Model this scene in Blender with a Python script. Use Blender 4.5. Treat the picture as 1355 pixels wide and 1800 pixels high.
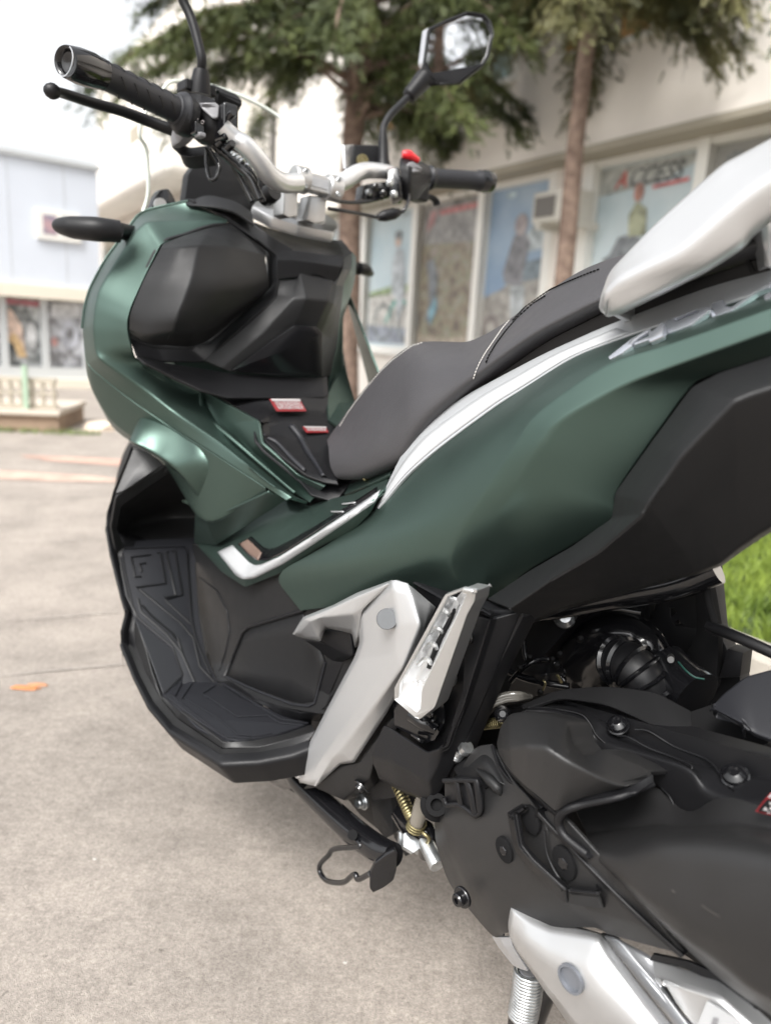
import bpy, bmesh, math, random
import numpy as np
from mathutils import Vector, Matrix, geometry, noise
random.seed(7); rng = np.random.default_rng(7)
scn = bpy.context.scene; COL = scn.collection
for o in list(bpy.data.objects): bpy.data.objects.remove(o)

# ------------------------------------------------------------------ camera
FP = 1300.; CX, CY = 677.5, 900.; H = .80
PITCH = math.radians(13); ROLL = math.radians(3.3); A = math.radians(40)
C = np.array([0, 0, H])
fw = np.array([0, math.cos(PITCH), -math.sin(PITCH)]); rt0 = np.array([1., 0, 0]); up0 = np.cross(rt0, fw)
cr_, sr_ = math.cos(ROLL), math.sin(ROLL)
rt = cr_ * rt0 + sr_ * up0; up = -sr_ * rt0 + cr_ * up0
cd = bpy.data.cameras.new('camera'); cam = bpy.data.objects.new('camera', cd); COL.objects.link(cam); scn.camera = cam
M = Matrix.Identity(4)
for i in range(3):
    M[i][0] = rt[i]; M[i][1] = up[i]; M[i][2] = -fw[i]; M[i][3] = C[i]
cam.matrix_world = M
cd.sensor_fit = 'VERTICAL'; cd.sensor_height = 36; cd.lens = 26; cd.clip_start = .05; cd.clip_end = 3000
cd.dof.use_dof = True; cd.dof.focus_distance = .74; cd.dof.aperture_fstop = 3.8

# ------------------------------------------------------------------ light
SUN_EL = math.radians(52); SUN_AZ = math.radians(205)      # azimuth of the sun, clockwise from +Y
w = bpy.data.worlds.new('World'); scn.world = w; w.use_nodes = True
nt = w.node_tree; nt.nodes.clear()
sky = nt.nodes.new('ShaderNodeTexSky'); sky.sky_type = 'NISHITA'; sky.sun_disc = False
sky.sun_elevation = SUN_EL; sky.sun_rotation = SUN_AZ; sky.dust_density = 5; sky.air_density = 1.3; sky.altitude = 0
hs = nt.nodes.new('ShaderNodeHueSaturation'); hs.inputs['Saturation'].default_value = .12; hs.inputs['Value'].default_value = 1.0
bg = nt.nodes.new('ShaderNodeBackground'); bg.inputs['Strength'].default_value = .15
ow = nt.nodes.new('ShaderNodeOutputWorld')
nt.links.new(sky.outputs[0], hs.inputs['Color']); nt.links.new(hs.outputs[0], bg.inputs[0]); nt.links.new(bg.outputs[0], ow.inputs[0])
sl = bpy.data.lights.new('sun', 'SUN'); sl.energy = 1.4; sl.angle = math.radians(18); sl.color = (1, .97, .93)
so = bpy.data.objects.new('sun', sl); COL.objects.link(so)
sd = Vector((math.sin(SUN_AZ) * math.cos(SUN_EL), math.cos(SUN_AZ) * math.cos(SUN_EL), math.sin(SUN_EL)))
so.rotation_euler = sd.to_track_quat('Z', 'Y').to_euler()
scn.view_settings.view_transform = 'Standard'; scn.view_settings.look = 'None'
scn.view_settings.gamma = 1; scn.view_settings.use_curve_mapping = False
scn.view_settings.exposure = 1.08

# ------------------------------------------------------------------ frames
# scooter frame: f forward, l to its left, z up; O = point on the ground under the bars
Fd = np.array([-math.sin(A), math.cos(A), 0]); Ld = np.array([-math.cos(A), -math.sin(A), 0]); Zd = np.array([0, 0, 1.])
O = C + .93 * Fd - .69 * Ld; O[2] = 0
def S(f, l, z): return O + f * Fd + l * Ld + z * Zd
def ray(px, py): return fw + (px - CX) / FP * rt - (py - CY) / FP * up
def on(px, py, n, d):                     # photo direction met with the plane n.p = d
    r = ray(px, py); t = (d - C @ n) / (r @ n); return C + t * r
def P(px, py, v, mode='l'):
    if mode == 'l': return on(px, py, Ld, v + O @ Ld)
    if mode == 'f': return on(px, py, Fd, v + O @ Fd)
    if mode == 'z': return on(px, py, Zd, v)
    if mode == 'toe':                     # inclined toe board, v = offset above it
        n = Fd * -.165 + Zd * .22; n = n / np.linalg.norm(n)
        return on(px, py, n, n @ S(.02, 0, .285) + v)
    if mode == 'yoke':                    # plane square to the raked steering axis
        n = -Fd * .45 + Zd * .893; return on(px, py, n, n @ S(.13, 0, .972) + v)
    if mode == 'D': return C + v * ray(px, py)
ZF = dict(full=(0, 0, 1), A=(60, 0, 2.71), B=(480, 0, 2.71), C=(900, 0, 2.978), D=(0, 200, 3), E=(140, 340, 2.606),
          G=(160, 780, 2.71), H=(480, 1000, 2.823), I=(780, 1000, 2.25), J=(560, 400, 3.3875), K=(900, 400, 2.978),
          L=(360, 840, 3.3875), M=(840, 1000, 2.631), N=(860, 1500, 2.737), O=(0, 740, 3.213), P=(500, 1300, 3.3875),
          Q=(1055, 460, 4.517), R=(1150, 180, 6.61), S=(620, 340, 3.985), T=(420, 660, 6.16), U=(780, 1180, 4.234),
          V=(1050, 1180, 4.443), W=(0, 480, 6), X=(1155, 1600, 6.775))
def row(fr, mode, pts, v=None):
    ox, oy, s = ZF[fr]; out = []
    for p in pts:
        m = p[3] if len(p) > 3 else mode
        out.append(P(ox + p[0] / s, oy + p[1] / s, v if len(p) < 3 else p[2], m))
    return out

# ------------------------------------------------------------------ materials
def mat(name, base, rough=.5, metal=0., spec=.5, coat=0., bump=0., bscale=900, var=0., vscale=30, coatr=.1, aniso=0, speck=0, trans=0, roughvar=0., base2=None):
    m = bpy.data.materials.new(name); m.use_nodes = True; t = m.node_tree; b = t.nodes['Principled BSDF']
    b.inputs['Base Color'].default_value = (*base, 1); b.inputs['Roughness'].default_value = rough
    b.inputs['Metallic'].default_value = metal; b.inputs['Specular IOR Level'].default_value = spec
    b.inputs['Coat Weight'].default_value = coat; b.inputs['Coat Roughness'].default_value = coatr
    if trans: b.inputs['Transmission Weight'].default_value = trans
    tc = t.nodes.new('ShaderNodeNewGeometry')
    if bump:
        n = t.nodes.new('ShaderNodeTexNoise'); n.inputs['Scale'].default_value = bscale; n.inputs['Detail'].default_value = 3
        t.links.new(tc.outputs['Position'], n.inputs['Vector'])
        bp = t.nodes.new('ShaderNodeBump'); bp.inputs['Strength'].default_value = bump; bp.inputs['Distance'].default_value = .0006
        t.links.new(n.outputs[0], bp.inputs['Height']); t.links.new(bp.outputs[0], b.inputs['Normal'])
    if var or roughvar:
        n = t.nodes.new('ShaderNodeTexNoise'); n.inputs['Scale'].default_value = vscale; n.inputs['Detail'].default_value = 5
        n.inputs['Roughness'].default_value = .6
        t.links.new(tc.outputs['Position'], n.inputs['Vector'])
        if var:
            mx = t.nodes.new('ShaderNodeMix'); mx.data_type = 'RGBA'
            mx.inputs[6].default_value = (*[c * (1 - var) for c in base], 1)
            mx.inputs[7].default_value = (*(base2 or [min(1, c * (1 + var)) for c in base]), 1)
            mr = t.nodes.new('ShaderNodeMapRange'); mr.inputs[1].default_value = .35; mr.inputs[2].default_value = .68
            t.links.new(n.outputs[0], mr.inputs[0]); t.links.new(mr.outputs[0], mx.inputs[0]); t.links.new(mx.outputs[2], b.inputs['Base Color'])
        if roughvar:
            mr = t.nodes.new('ShaderNodeMapRange'); mr.inputs[1].default_value = .3; mr.inputs[2].default_value = .7
            mr.inputs[3].default_value = rough - roughvar; mr.inputs[4].default_value = rough + roughvar
            t.links.new(n.outputs[0], mr.inputs[0]); t.links.new(mr.outputs[0], b.inputs['Roughness'])
    if speck:                                 # sparse pale dust specks
        v = t.nodes.new('ShaderNodeTexVoronoi'); v.inputs['Scale'].default_value = 260
        t.links.new(tc.outputs['Position'], v.inputs['Vector'])
        ct = t.nodes.new('ShaderNodeMath'); ct.operation = 'LESS_THAN'; ct.inputs[1].default_value = .09
        t.links.new(v.outputs['Distance'], ct.inputs[0])
        wn = t.nodes.new('ShaderNodeMath'); wn.operation = 'GREATER_THAN'; wn.inputs[1].default_value = 1 - speck
        t.links.new(v.outputs['Color'], wn.inputs[0])
        mu = t.nodes.new('ShaderNodeMath'); mu.operation = 'MULTIPLY'
        t.links.new(ct.outputs[0], mu.inputs[0]); t.links.new(wn.outputs[0], mu.inputs[1])
        mx = t.nodes.new('ShaderNodeMix'); mx.data_type = 'RGBA'; mx.inputs[7].default_value = (.35, .33, .3, 1)
        mx.inputs[6].default_value = (*base, 1)
        src = b.inputs['Base Color'].links[0].from_socket if b.inputs['Base Color'].links else None
        if src: t.links.new(src, mx.inputs[6])
        t.links.new(mu.outputs[0], mx.inputs[0]); t.links.new(mx.outputs[2], b.inputs['Base Color'])
    return m
GREEN = mat('green_paint', (.078, .118, .102), .40, .86, .5, bump=.05, bscale=2500, roughvar=.03)
BLACK = mat('black_plastic', (.0075, .0075, .0085), .43, 0, .28, bump=.35, bscale=900, roughvar=.05, speck=.02)
BROWN = mat('matt_black_plastic', (.0102, .0103, .0110), .46, 0, .33, bump=.4, bscale=900, roughvar=.05, speck=.03)
DARK = mat('dark_plastic', (.007, .007, .008), .42, 0, .4, bump=.1)
GLOSS = mat('gloss_black', (.006, .006, .007), .16, 0, .5, coat=.3)
RUBBER = mat('mat_rubber', (.014, .0145, .0175), .46, 0, .4, bump=.15, bscale=1800)
SEAT = mat('seat_vinyl', (.043, .0415, .045), .50, 0, .6, bump=.9, bscale=750, roughvar=.04)
SILVER = mat('silver_paint', (.64, .645, .65), .31, .68, .5, bump=.12, bscale=2600)
SILVERG = mat('silver_satin', (.50, .51, .53), .30, .7, .5)
WHITE = mat('white_decal', (.43, .44, .45), .28, .05, .5, coat=.3)
ALU = mat('machined_aluminium', (.52, .52, .52), .30, .85, .5, bump=.05)
CAST = mat('cast_aluminium', (.62, .63, .63), .30, .85, .5, bump=.12, bscale=1500)
SILVERL = mat('silver_paint_grey', (.52, .525, .53), .31, .62, .5, bump=.12, bscale=2600)
TRAY = mat('peg_tray_metal', (.80, .81, .82), .22, .5, .5)
TRIM = mat('trim_silver', (.44, .455, .47), .34, .35, .5)
EMBLEM = mat('emblem_silver', (.56, .58, .63), .22, .85, .5)
FLATBLACK = mat('flat_black', (.0075, .0075, .008), .75, 0, .12)
ZINC = mat('zinc_steel', (.55, .57, .58), .28, .9, .5, var=.2, vscale=120)
BRASS = mat('yellow_zinc', (.30, .26, .14), .38, .9, .5, var=.2, vscale=300)
CHROME = mat('chrome', (.80, .82, .86), .12, 1., .5)
MIRROR = mat('mirror_glass', (.88, .89, .9), .015, 1., .5)
RED = mat('red_plastic', (.62, .012, .02), .35)
GREY = mat('grey_button', (.20, .20, .21), .4)
THREADW = mat('white_thread', (.55, .53, .5), .7)
THREADB = mat('black_thread', (.004, .004, .004), .8, 0, .05)
LIT_BLACK = mat('lit_black_plastic', (.0160, .0158, .0162), .42, 0, .46, bump=.4, bscale=900, roughvar=.05, speck=.03)  # paler copy of the matt black plastic, stronger light put into its colour
LABELR = mat('red_label', (.20, .014, .018), .4)
LABELW = mat('label_white', (.38, .35, .35), .4)
ORANGE = mat('amber_lens', (.5, .12, .02), .2)

# ------------------------------------------------------------------ object helpers
WO = {}
def link(name, verts, faces, m, parent, smooth=35, kind=None, label=None):
    verts = np.asarray(verts, float); c = (verts.min(0) + verts.max(0)) / 2
    me = bpy.data.meshes.new(name); me.from_pydata([tuple(v) for v in verts - c], [], [tuple(int(i) for i in f) for f in faces])
    me.materials.append(m); o = bpy.data.objects.new(name, me); COL.objects.link(o)
    po = WO.get(parent.name, np.zeros(3)) if parent else np.zeros(3)
    if parent: o.parent = parent
    o.location = c - po; WO[o.name] = c
    me.update()
    if smooth is not None:
        for p in me.polygons: p.use_smooth = True
        me.set_sharp_from_angle(angle=math.radians(smooth))
    if kind: o['kind'] = kind
    if label: o['label'] = label
    return o
def empty(name, loc, label, cat, group=None):
    o = bpy.data.objects.new(name, None); COL.objects.link(o); o.location = loc; o.empty_display_size = .1
    WO[o.name] = np.array(loc, float); o['label'] = label; o['category'] = cat
    if group: o['group'] = group
    return o
def tag(o, label, cat, group=None):
    o['label'] = label; o['category'] = cat
    if group: o['group'] = group
    return o
def face_cam(me, c, ref=None):
    ref = C if ref is None else ref
    s = 0
    for p in me.polygons: s += p.area * p.normal.dot(Vector(ref - c) - p.center)
    if s < 0: me.flip_normals()
def shell(o, thick, bev, seg=2):
    if thick:
        s = o.modifiers.new('thickness', 'SOLIDIFY'); s.thickness = thick; s.offset = -1
    if bev:
        b = o.modifiers.new('edge', 'BEVEL'); b.width = bev; b.segments = seg; b.limit_method = 'ANGLE'
        b.angle_limit = math.radians(50); b.harden_normals = True; b.use_clamp_overlap = False
def rnd(Pts, softs, seg=4, sub=2, closed=False, cap=.0045):
    Pts = np.asarray(Pts, float); n = len(Pts); out = []
    if np.isscalar(softs): softs = [softs] * n
    idx = range(n) if closed else range(1, n - 1); eff = {}
    def ln(v): return float(np.sqrt((v * v).sum(-1)).mean()) if v.ndim > 1 else float(np.linalg.norm(v))
    Q = Pts.copy()
    for i in idx:                                          # wide roundings pass through their control point, narrow ones are capped
        a = softs[i]; d0 = max(ln(Pts[i] - Pts[i - 1]), 1e-6); d1 = max(ln(Pts[(i + 1) % n] - Pts[i]), 1e-6)
        if a >= .3:
            eff[i] = (a, a)
            Q[i] = (Pts[i] - a / 4 * (Pts[i - 1] + Pts[(i + 1) % n])) / (1 - a / 2)
            if i in (0, n - 1) and not closed: Q[i] = Pts[i]
        else: eff[i] = (min(a, cap / d0), min(a, cap / d1))
    if not closed: out.append(Q[0])
    for i in idx:
        a0, a1 = eff[i]; p = Q[i]; q0 = Q[i - 1]; q1 = Q[(i + 1) % n]
        s = p + (q0 - p) * a0; e = p + (q1 - p) * a1
        if out and sub > 1:
            last = out[-1]
            for k in range(1, sub): out.append(last + (s - last) * k / sub)
        if max(a0, a1) < .005: out.append(p)
        else:
            for k in range(seg + 1):
                t = k / seg; out.append((1 - t) ** 2 * s + 2 * t * (1 - t) * p + t * t * e)
    if not closed:
        last = out[-1]
        for k in range(1, sub): out.append(last + (Q[-1] - last) * k / sub)
        out.append(Q[-1])
    return np.array(out)
def loft(name, rows, m, parent, su=.35, sv=.25, thick=.004, bev=.0011, seg=4, smooth=60, label=None, kind=None, flip=False, sub=3):
    R = np.array(rows)                                     # rows, cols, 3
    R = np.array([rnd(r, su, seg, sub) for r in R])
    R = rnd(R, sv, seg, sub) if len(R) > 1 else R
    nr, nc = R.shape[:2]; V = R.reshape(-1, 3)
    F = [(i * nc + j, i * nc + j + 1, (i + 1) * nc + j + 1, (i + 1) * nc + j) for i in range(nr - 1) for j in range(nc - 1)]
    o = link(name, V, F, m, parent, smooth, kind, label); face_cam(o.data, WO[o.name])
    if flip: o.data.flip_normals()
    shell(o, thick, bev); return o
def newell(p):
    q = np.roll(p, -1, 0); n = np.cross(p, q).sum(0); return n / (np.linalg.norm(n) + 1e-12)
def plate(name, outline, m, parent, soft=.0, thick=.006, bev=.001, holes=(), label=None, seg=3, kind=None, smooth=30, toward=None):
    out = np.array(rnd(outline, soft, seg, 1, True, cap=.02) if soft else outline, float)
    keep = [i for i in range(len(out)) if np.linalg.norm(out[i] - out[i - 1]) > 1e-4]; out = out[keep]
    n = newell(out); c = out.mean(0); ref = C if toward is None else toward
    if n @ (ref - c) < 0: out = out[::-1]; n = -n
    loops = [out]
    for h in holes:
        h = np.array(h, float)
        if newell(h) @ n > 0: h = h[::-1]
        loops.append(h)
    def inset(p, d):
        a = p - np.roll(p, 1, 0); b_ = np.roll(p, -1, 0) - p
        a -= np.outer(a @ n, n); b_ -= np.outer(b_ @ n, n)
        a /= np.linalg.norm(a, axis=1)[:, None] + 1e-9; b_ /= np.linalg.norm(b_, axis=1)[:, None] + 1e-9
        na = np.cross(n, a); nb = np.cross(n, b_); mt = na + nb; L2 = (mt * na).sum(1); L2 = np.maximum(L2, .6)
        return p + mt / L2[:, None] * d
    V = []; F = []; rings = []
    if bev:
        b_ = min(bev, thick * .6)
        for lp in loops:
            rr = [inset(lp, b_), inset(lp, b_ * .3) - n * b_ * .28, lp - n * b_, lp - n * thick]; ids = []
            for r_ in rr: ids.append((len(V), len(r_))); V += list(r_)
            rings.append(ids)
    else:
        for lp in loops:
            ids = []
            for r_ in ((lp, lp - n * thick) if thick else (lp,)): ids.append((len(V), len(r_))); V += list(r_)
            rings.append(ids)
    for ids in rings:
        for (s0, k), (s1, _) in zip(ids, ids[1:]):
            for i in range(k): j = (i + 1) % k; F.append((s0 + i, s1 + i, s1 + j, s0 + j))
    for which in ((0, 1) if thick else (0,)):
        idx = []; polys = []
        for ids in rings:
            s0, k = ids[0] if which == 0 else ids[-1]; idx += list(range(s0, s0 + k)); polys.append([Vector(V[s0 + i]) for i in range(k)])
        for tr in geometry.tessellate_polygon(polys):
            q = [idx[t] for t in tr]; nn = np.cross(V[q[1]] - V[q[0]], V[q[2]] - V[q[0]]) @ n
            if (nn < 0) == (which == 0): q = q[::-1]
            F.append(tuple(q))
    o = link(name, V, F, m, parent, smooth, kind, label)
    return o
from mathutils.bvhtree import BVHTree
BV_ = {}
def hit(o, px, py, lift=0.):
    """where the line of sight meets the front face of part o, raised along its normal"""
    if o.name not in BV_: BV_[o.name] = BVHTree.FromPolygons([v.co.copy() for v in o.data.vertices], [tuple(p.vertices) for p in o.data.polygons])
    h = BV_[o.name].ray_cast(Vector(C - WO[o.name]), Vector(ray(px, py)).normalized())
    if h[0] is None: return None
    nn = np.array(h[1]); 
    if nn @ ray(px, py) > 0: nn = -nn
    return np.array(h[0]) + WO[o.name] + nn * lift
def decal(name, o, fr, ra, rb, m, parent, lift=.001, thick=.0006, su=.3, nv=4, bev=0, soft=0, label=None, profile=None):
    """a thin piece lying on the surface of part o, between two edge lines"""
    ox, oy, s = ZF[fr]; a = rnd(np.array(ra, float), su, 4, 4, cap=12); b = rnd(np.array(rb, float), su, 4, 4, cap=12); R = []
    for k in range(nv + 1):
        t = k / nv; q = a * (1 - t) + b * t; lf = lift if profile is None else lift + profile * math.sin(math.pi * t)
        R.append([hit(o, ox + x / s, oy + y / s, lf) for x, y in q])
    good = [j for j in range(len(a)) if all(r[j] is not None for r in R)]
    R = np.array([[r[j] for j in good] for r in R]); nr, nc = R.shape[:2]
    F = [(i * nc + j, i * nc + j + 1, (i + 1) * nc + j + 1, (i + 1) * nc + j) for i in range(nr - 1) for j in range(nc - 1)]
    d = link(name, R.reshape(-1, 3), F, m, parent, 60, None, label); face_cam(d.data, WO[d.name]); shell(d, thick, bev); return d
def surf_tube(name, o, fr, pts, r, m, parent, lift=.0, n=4, ns=8, flat=1., sub=4):
    ox, oy, s = ZF[fr]; q = np.array(pts, float); t = np.linspace(0, len(q) - 1, (len(q) - 1) * sub + 1)
    h = [hit(o, ox + np.interp(k, range(len(q)), q[:, 0]) / s, oy + np.interp(k, range(len(q)), q[:, 1]) / s, lift) for k in t]; h = [x for x in h if x is not None]
    if len(h) < 2: return None
    return tube(name, h, r, m, parent, ns=ns, n=1, flat=flat)
def spline(pts, n=8):
    pts = np.asarray(pts, float)
    if len(pts) < 3: return pts
    Q = np.vstack([2 * pts[0] - pts[1], pts, 2 * pts[-1] - pts[-2]]); out = []
    for i in range(1, len(Q) - 2):
        for k in range(n):
            t = k / n; a, b, c, d = Q[i - 1:i + 3]
            out.append(.5 * (2 * b + (c - a) * t + (2 * a - 5 * b + 4 * c - d) * t * t + (3 * b - a - 3 * c + d) * t ** 3))
    out.append(pts[-1]); return np.array(out)
def sweep(path, radii, ns=14, closed_ends=True, flat=1., nrm=None):
    path = np.asarray(path); n = len(path); T = np.gradient(path, axis=0); T /= np.linalg.norm(T, axis=1)[:, None]
    a = np.array(nrm if nrm is not None else ([0, 0, 1.] if abs(T[0][2]) < .9 else [1., 0, 0])); V = []
    for i in range(n):
        a = a - T[i] * (a @ T[i]); a /= np.linalg.norm(a); b = np.cross(T[i], a)
        for k in range(ns):
            th = 2 * math.pi * k / ns; V.append(path[i] + radii[i] * (math.cos(th) * a * flat + math.sin(th) * b))
    F = [(i * ns + k, i * ns + (k + 1) % ns, (i + 1) * ns + (k + 1) % ns, (i + 1) * ns + k) for i in range(n - 1) for k in range(ns)]
    if closed_ends: F += [tuple(range(ns))[::-1], tuple(range((n - 1) * ns, n * ns))]
    return V, F
def tube(name, pts, r, m, parent, ns=14, n=8, flat=1., label=None, kind=None, nrm=None):
    k = len(pts); p = spline(pts, n) if n > 1 else np.asarray(pts)
    rr = np.interp(np.linspace(0, 1, len(p)), np.linspace(0, 1, k), [r] * k if np.isscalar(r) else r)
    V, F = sweep(p, rr, ns, True, flat, nrm); return link(name, V, F, m, parent, 50, kind, label)
def lathe(name, a, b, prof, m, parent, ns=28, label=None, smooth=30, ring=False):
    a = np.asarray(a); b = np.asarray(b); d = b - a; d = d / np.linalg.norm(d); Lh = np.linalg.norm(b - a)
    u = np.array([0, 0, 1.]) if abs(d[2]) < .9 else np.array([1., 0, 0]); u = u - d * (u @ d); u /= np.linalg.norm(u); v = np.cross(d, u)
    V = []; np_ = len(prof)
    for t, r in prof:
        for k in range(ns):
            th = 2 * math.pi * k / ns; V.append(a + d * Lh * t + max(r, 1e-5) * (math.cos(th) * u + math.sin(th) * v))
    F = [(i * ns + k, i * ns + (k + 1) % ns, (i + 1) * ns + (k + 1) % ns, (i + 1) * ns + k) for i in range(np_ - 1) for k in range(ns)]
    if ring: F += [((np_-1)*ns + k, (np_-1)*ns + (k+1) % ns, (k+1) % ns, k) for k in range(ns)]
    else: F += [tuple(range(ns))[::-1], tuple(range((np_ - 1) * ns, np_ * ns))]
    return link(name, V, F, m, parent, smooth, None, label)
def box(name, c, ax, sz, m, parent, bev=.002, label=None, taper=1.):
    ax = [np.asarray(a, float) / np.linalg.norm(a) for a in ax]; V = []
    for i in (-1, 1):
        for j in (-1, 1):
            for k in (-1, 1):
                tp = taper if k > 0 else 1.
                V.append(np.asarray(c) + ax[0] * i * sz[0] / 2 * tp + ax[1] * j * sz[1] / 2 * tp + ax[2] * k * sz[2] / 2)
    F = [(0, 1, 3, 2), (4, 6, 7, 5), (0, 4, 5, 1), (2, 3, 7, 6), (0, 2, 6, 4), (1, 5, 7, 3)]
    o = link(name, V, F, m, parent, 30, None, label); 
    bm = bmesh.new(); bm.from_mesh(o.data); bmesh.ops.recalc_face_normals(bm, faces=bm.faces); bm.to_mesh(o.data); bm.free()
    shell(o, 0, bev); return o
def bolt(px, py, l, r, parent, m=None, mode='l', axis=None, hexr=.62, name='bolt', wash=True, h=.006):
    m = m or GLOSS; c = P(px, py, l, mode); ax = Ld if axis is None else np.asarray(axis); ax = ax / np.linalg.norm(ax)
    pr = [(0, r), (.25, r), (.34, r * .93)] if wash else [(0, r * hexr)]
    pr += [(.36, r * hexr), (.85, r * hexr), (1., r * hexr * .85), (1., r * hexr * .45), (.6, r * hexr * .42)]
    return lathe(name, c - ax * .001, c + ax * h, pr, m, parent, 18)
def coil(name, pts, R, r, turns, m, parent, ns=6):
    p = spline(pts, 10); n = int(turns * 12); tt = np.linspace(0, len(p) - 1, n)
    path = np.array([np.interp(tt, range(len(p)), p[:, i]) for i in range(3)]).T
    T = np.gradient(path, axis=0); T /= np.linalg.norm(T, axis=1)[:, None]; a = np.array([.3, .2, 1.]); out = []
    for i in range(n):
        a = a - T[i] * (a @ T[i]); a /= np.linalg.norm(a); b = np.cross(T[i], a); th = 2 * math.pi * turns * i / n
        out.append(path[i] + R * (math.cos(th) * a + math.sin(th) * b))
    V, F = sweep(np.array(out), [r] * n, ns); return link(name, V, F, m, parent, 60)

# ================================================================== SETTING
def noise_node(t, scale, detail=4, rough=.55, vec=None, dim='3D'):
    n = t.nodes.new('ShaderNodeTexNoise'); n.inputs['Scale'].default_value = scale; n.inputs['Detail'].default_value = detail; n.inputs['Roughness'].default_value = rough
    if vec: t.links.new(vec, n.inputs['Vector'])
    return n
# ---- ground
gm = bpy.data.materials.new('concrete'); gm.use_nodes = True; t = gm.node_tree; b = t.nodes['Principled BSDF']; b.inputs['Roughness'].default_value = .85
pos = t.nodes.new('ShaderNodeNewGeometry').outputs['Position']
n1 = noise_node(t, 1.3, 6, .6, pos); n2 = noise_node(t, 45, 9, .75, pos); n3 = noise_node(t, 700, 2, .6, pos); n4 = noise_node(t, 9, 6, .65, pos)
cr = t.nodes.new('ShaderNodeValToRGB'); e = cr.color_ramp.elements; e[0].position = .3; e[0].color = (.23,.205,.18,1); e[1].position = .72; e[1].color = (.385,.34,.30,1)
m1 = t.nodes.new('ShaderNodeMath'); m1.operation = 'MULTIPLY_ADD'; m1.inputs[1].default_value = .45; t.links.new(n1.outputs[0], m1.inputs[0])
m2 = t.nodes.new('ShaderNodeMath'); m2.operation = 'MULTIPLY_ADD'; m2.inputs[1].default_value = .25; t.links.new(n4.outputs[0], m2.inputs[0]); 
m3 = t.nodes.new('ShaderNodeMath'); m3.operation = 'MULTIPLY'; m3.inputs[1].default_value = .6; t.links.new(n2.outputs[0], m3.inputs[0])
t.links.new(m3.outputs[0], m2.inputs[2]); t.links.new(m2.outputs[0], m1.inputs[2]); t.links.new(m1.outputs[0], cr.inputs[0])
# grains and hairline cracks
vo = t.nodes.new('ShaderNodeTexVoronoi'); vo.inputs['Scale'].default_value = 330; t.links.new(pos, vo.inputs['Vector'])
gr = t.nodes.new('ShaderNodeMapRange'); gr.inputs[1].default_value = .0; gr.inputs[2].default_value = .28; gr.inputs[3].default_value = .6; gr.inputs[4].default_value = 1; t.links.new(vo.outputs['Distance'], gr.inputs[0])
dist = t.nodes.new('ShaderNodeVectorMath'); dist.operation = 'SCALE'; dist.inputs['Scale'].default_value = .12; t.links.new(n4.outputs['Color'], dist.inputs[0])
ad = t.nodes.new('ShaderNodeVectorMath'); ad.operation = 'ADD'; t.links.new(pos, ad.inputs[0]); t.links.new(dist.outputs[0], ad.inputs[1])
vc = t.nodes.new('ShaderNodeTexVoronoi'); vc.feature = 'DISTANCE_TO_EDGE'; vc.inputs['Scale'].default_value = 9; t.links.new(ad.outputs[0], vc.inputs['Vector'])
ck = t.nodes.new('ShaderNodeMapRange'); ck.inputs[1].default_value = 0; ck.inputs[2].default_value = .012; ck.inputs[3].default_value = .78; ck.inputs[4].default_value = 1; t.links.new(vc.outputs[0], ck.inputs[0])
msk = t.nodes.new('ShaderNodeMapRange'); msk.inputs[1].default_value = .5; msk.inputs[2].default_value = .62; t.links.new(n1.outputs[0], msk.inputs[0])
ckm = t.nodes.new('ShaderNodeMix'); ckm.inputs[2].default_value = 1.; t.links.new(msk.outputs[0], ckm.inputs[0]); t.links.new(ck.outputs[0], ckm.inputs[3])
mm = t.nodes.new('ShaderNodeMath'); mm.operation = 'MULTIPLY'; t.links.new(gr.outputs[0], mm.inputs[0]); t.links.new(ckm.outputs[0], mm.inputs[1])
vm = t.nodes.new('ShaderNodeVectorMath'); vm.operation = 'SCALE'; t.links.new(cr.outputs[0], vm.inputs[0]); t.links.new(mm.outputs[0], vm.inputs['Scale'])
# long cracks, pits and blotchy stains
vl = t.nodes.new('ShaderNodeTexVoronoi'); vl.feature = 'DISTANCE_TO_EDGE'; vl.inputs['Scale'].default_value = 1.15; d2 = t.nodes.new('ShaderNodeVectorMath'); d2.operation = 'SCALE'; d2.inputs['Scale'].default_value = .35
n5 = noise_node(t, 4, 8, .7, pos); t.links.new(n5.outputs['Color'], d2.inputs[0]); a2 = t.nodes.new('ShaderNodeVectorMath'); a2.operation = 'ADD'; t.links.new(pos, a2.inputs[0]); t.links.new(d2.outputs[0], a2.inputs[1]); t.links.new(a2.outputs[0], vl.inputs['Vector'])
lc = t.nodes.new('ShaderNodeMapRange'); lc.inputs[1].default_value = 0; lc.inputs[2].default_value = .006; lc.inputs[3].default_value = .86; lc.inputs[4].default_value = 1; t.links.new(vl.outputs[0], lc.inputs[0])
vp = t.nodes.new('ShaderNodeTexVoronoi'); vp.inputs['Scale'].default_value = 34; vp.inputs['Randomness'].default_value = 1; t.links.new(ad.outputs[0], vp.inputs['Vector'])
pt = t.nodes.new('ShaderNodeMapRange'); pt.inputs[1].default_value = .05; pt.inputs[2].default_value = .16; pt.inputs[3].default_value = .62; pt.inputs[4].default_value = 1; t.links.new(vp.outputs['Distance'], pt.inputs[0])
sel = t.nodes.new('ShaderNodeMath'); sel.operation = 'GREATER_THAN'; sel.inputs[1].default_value = .72; t.links.new(vp.outputs['Color'], sel.inputs[0])
pm = t.nodes.new('ShaderNodeMix'); pm.inputs[2].default_value = 1.; t.links.new(sel.outputs[0], pm.inputs[0]); t.links.new(pt.outputs[0], pm.inputs[3])
q1 = t.nodes.new('ShaderNodeMath'); q1.operation = 'MULTIPLY'; t.links.new(lc.outputs[0], q1.inputs[0]); t.links.new(pm.outputs[0], q1.inputs[1])
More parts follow.
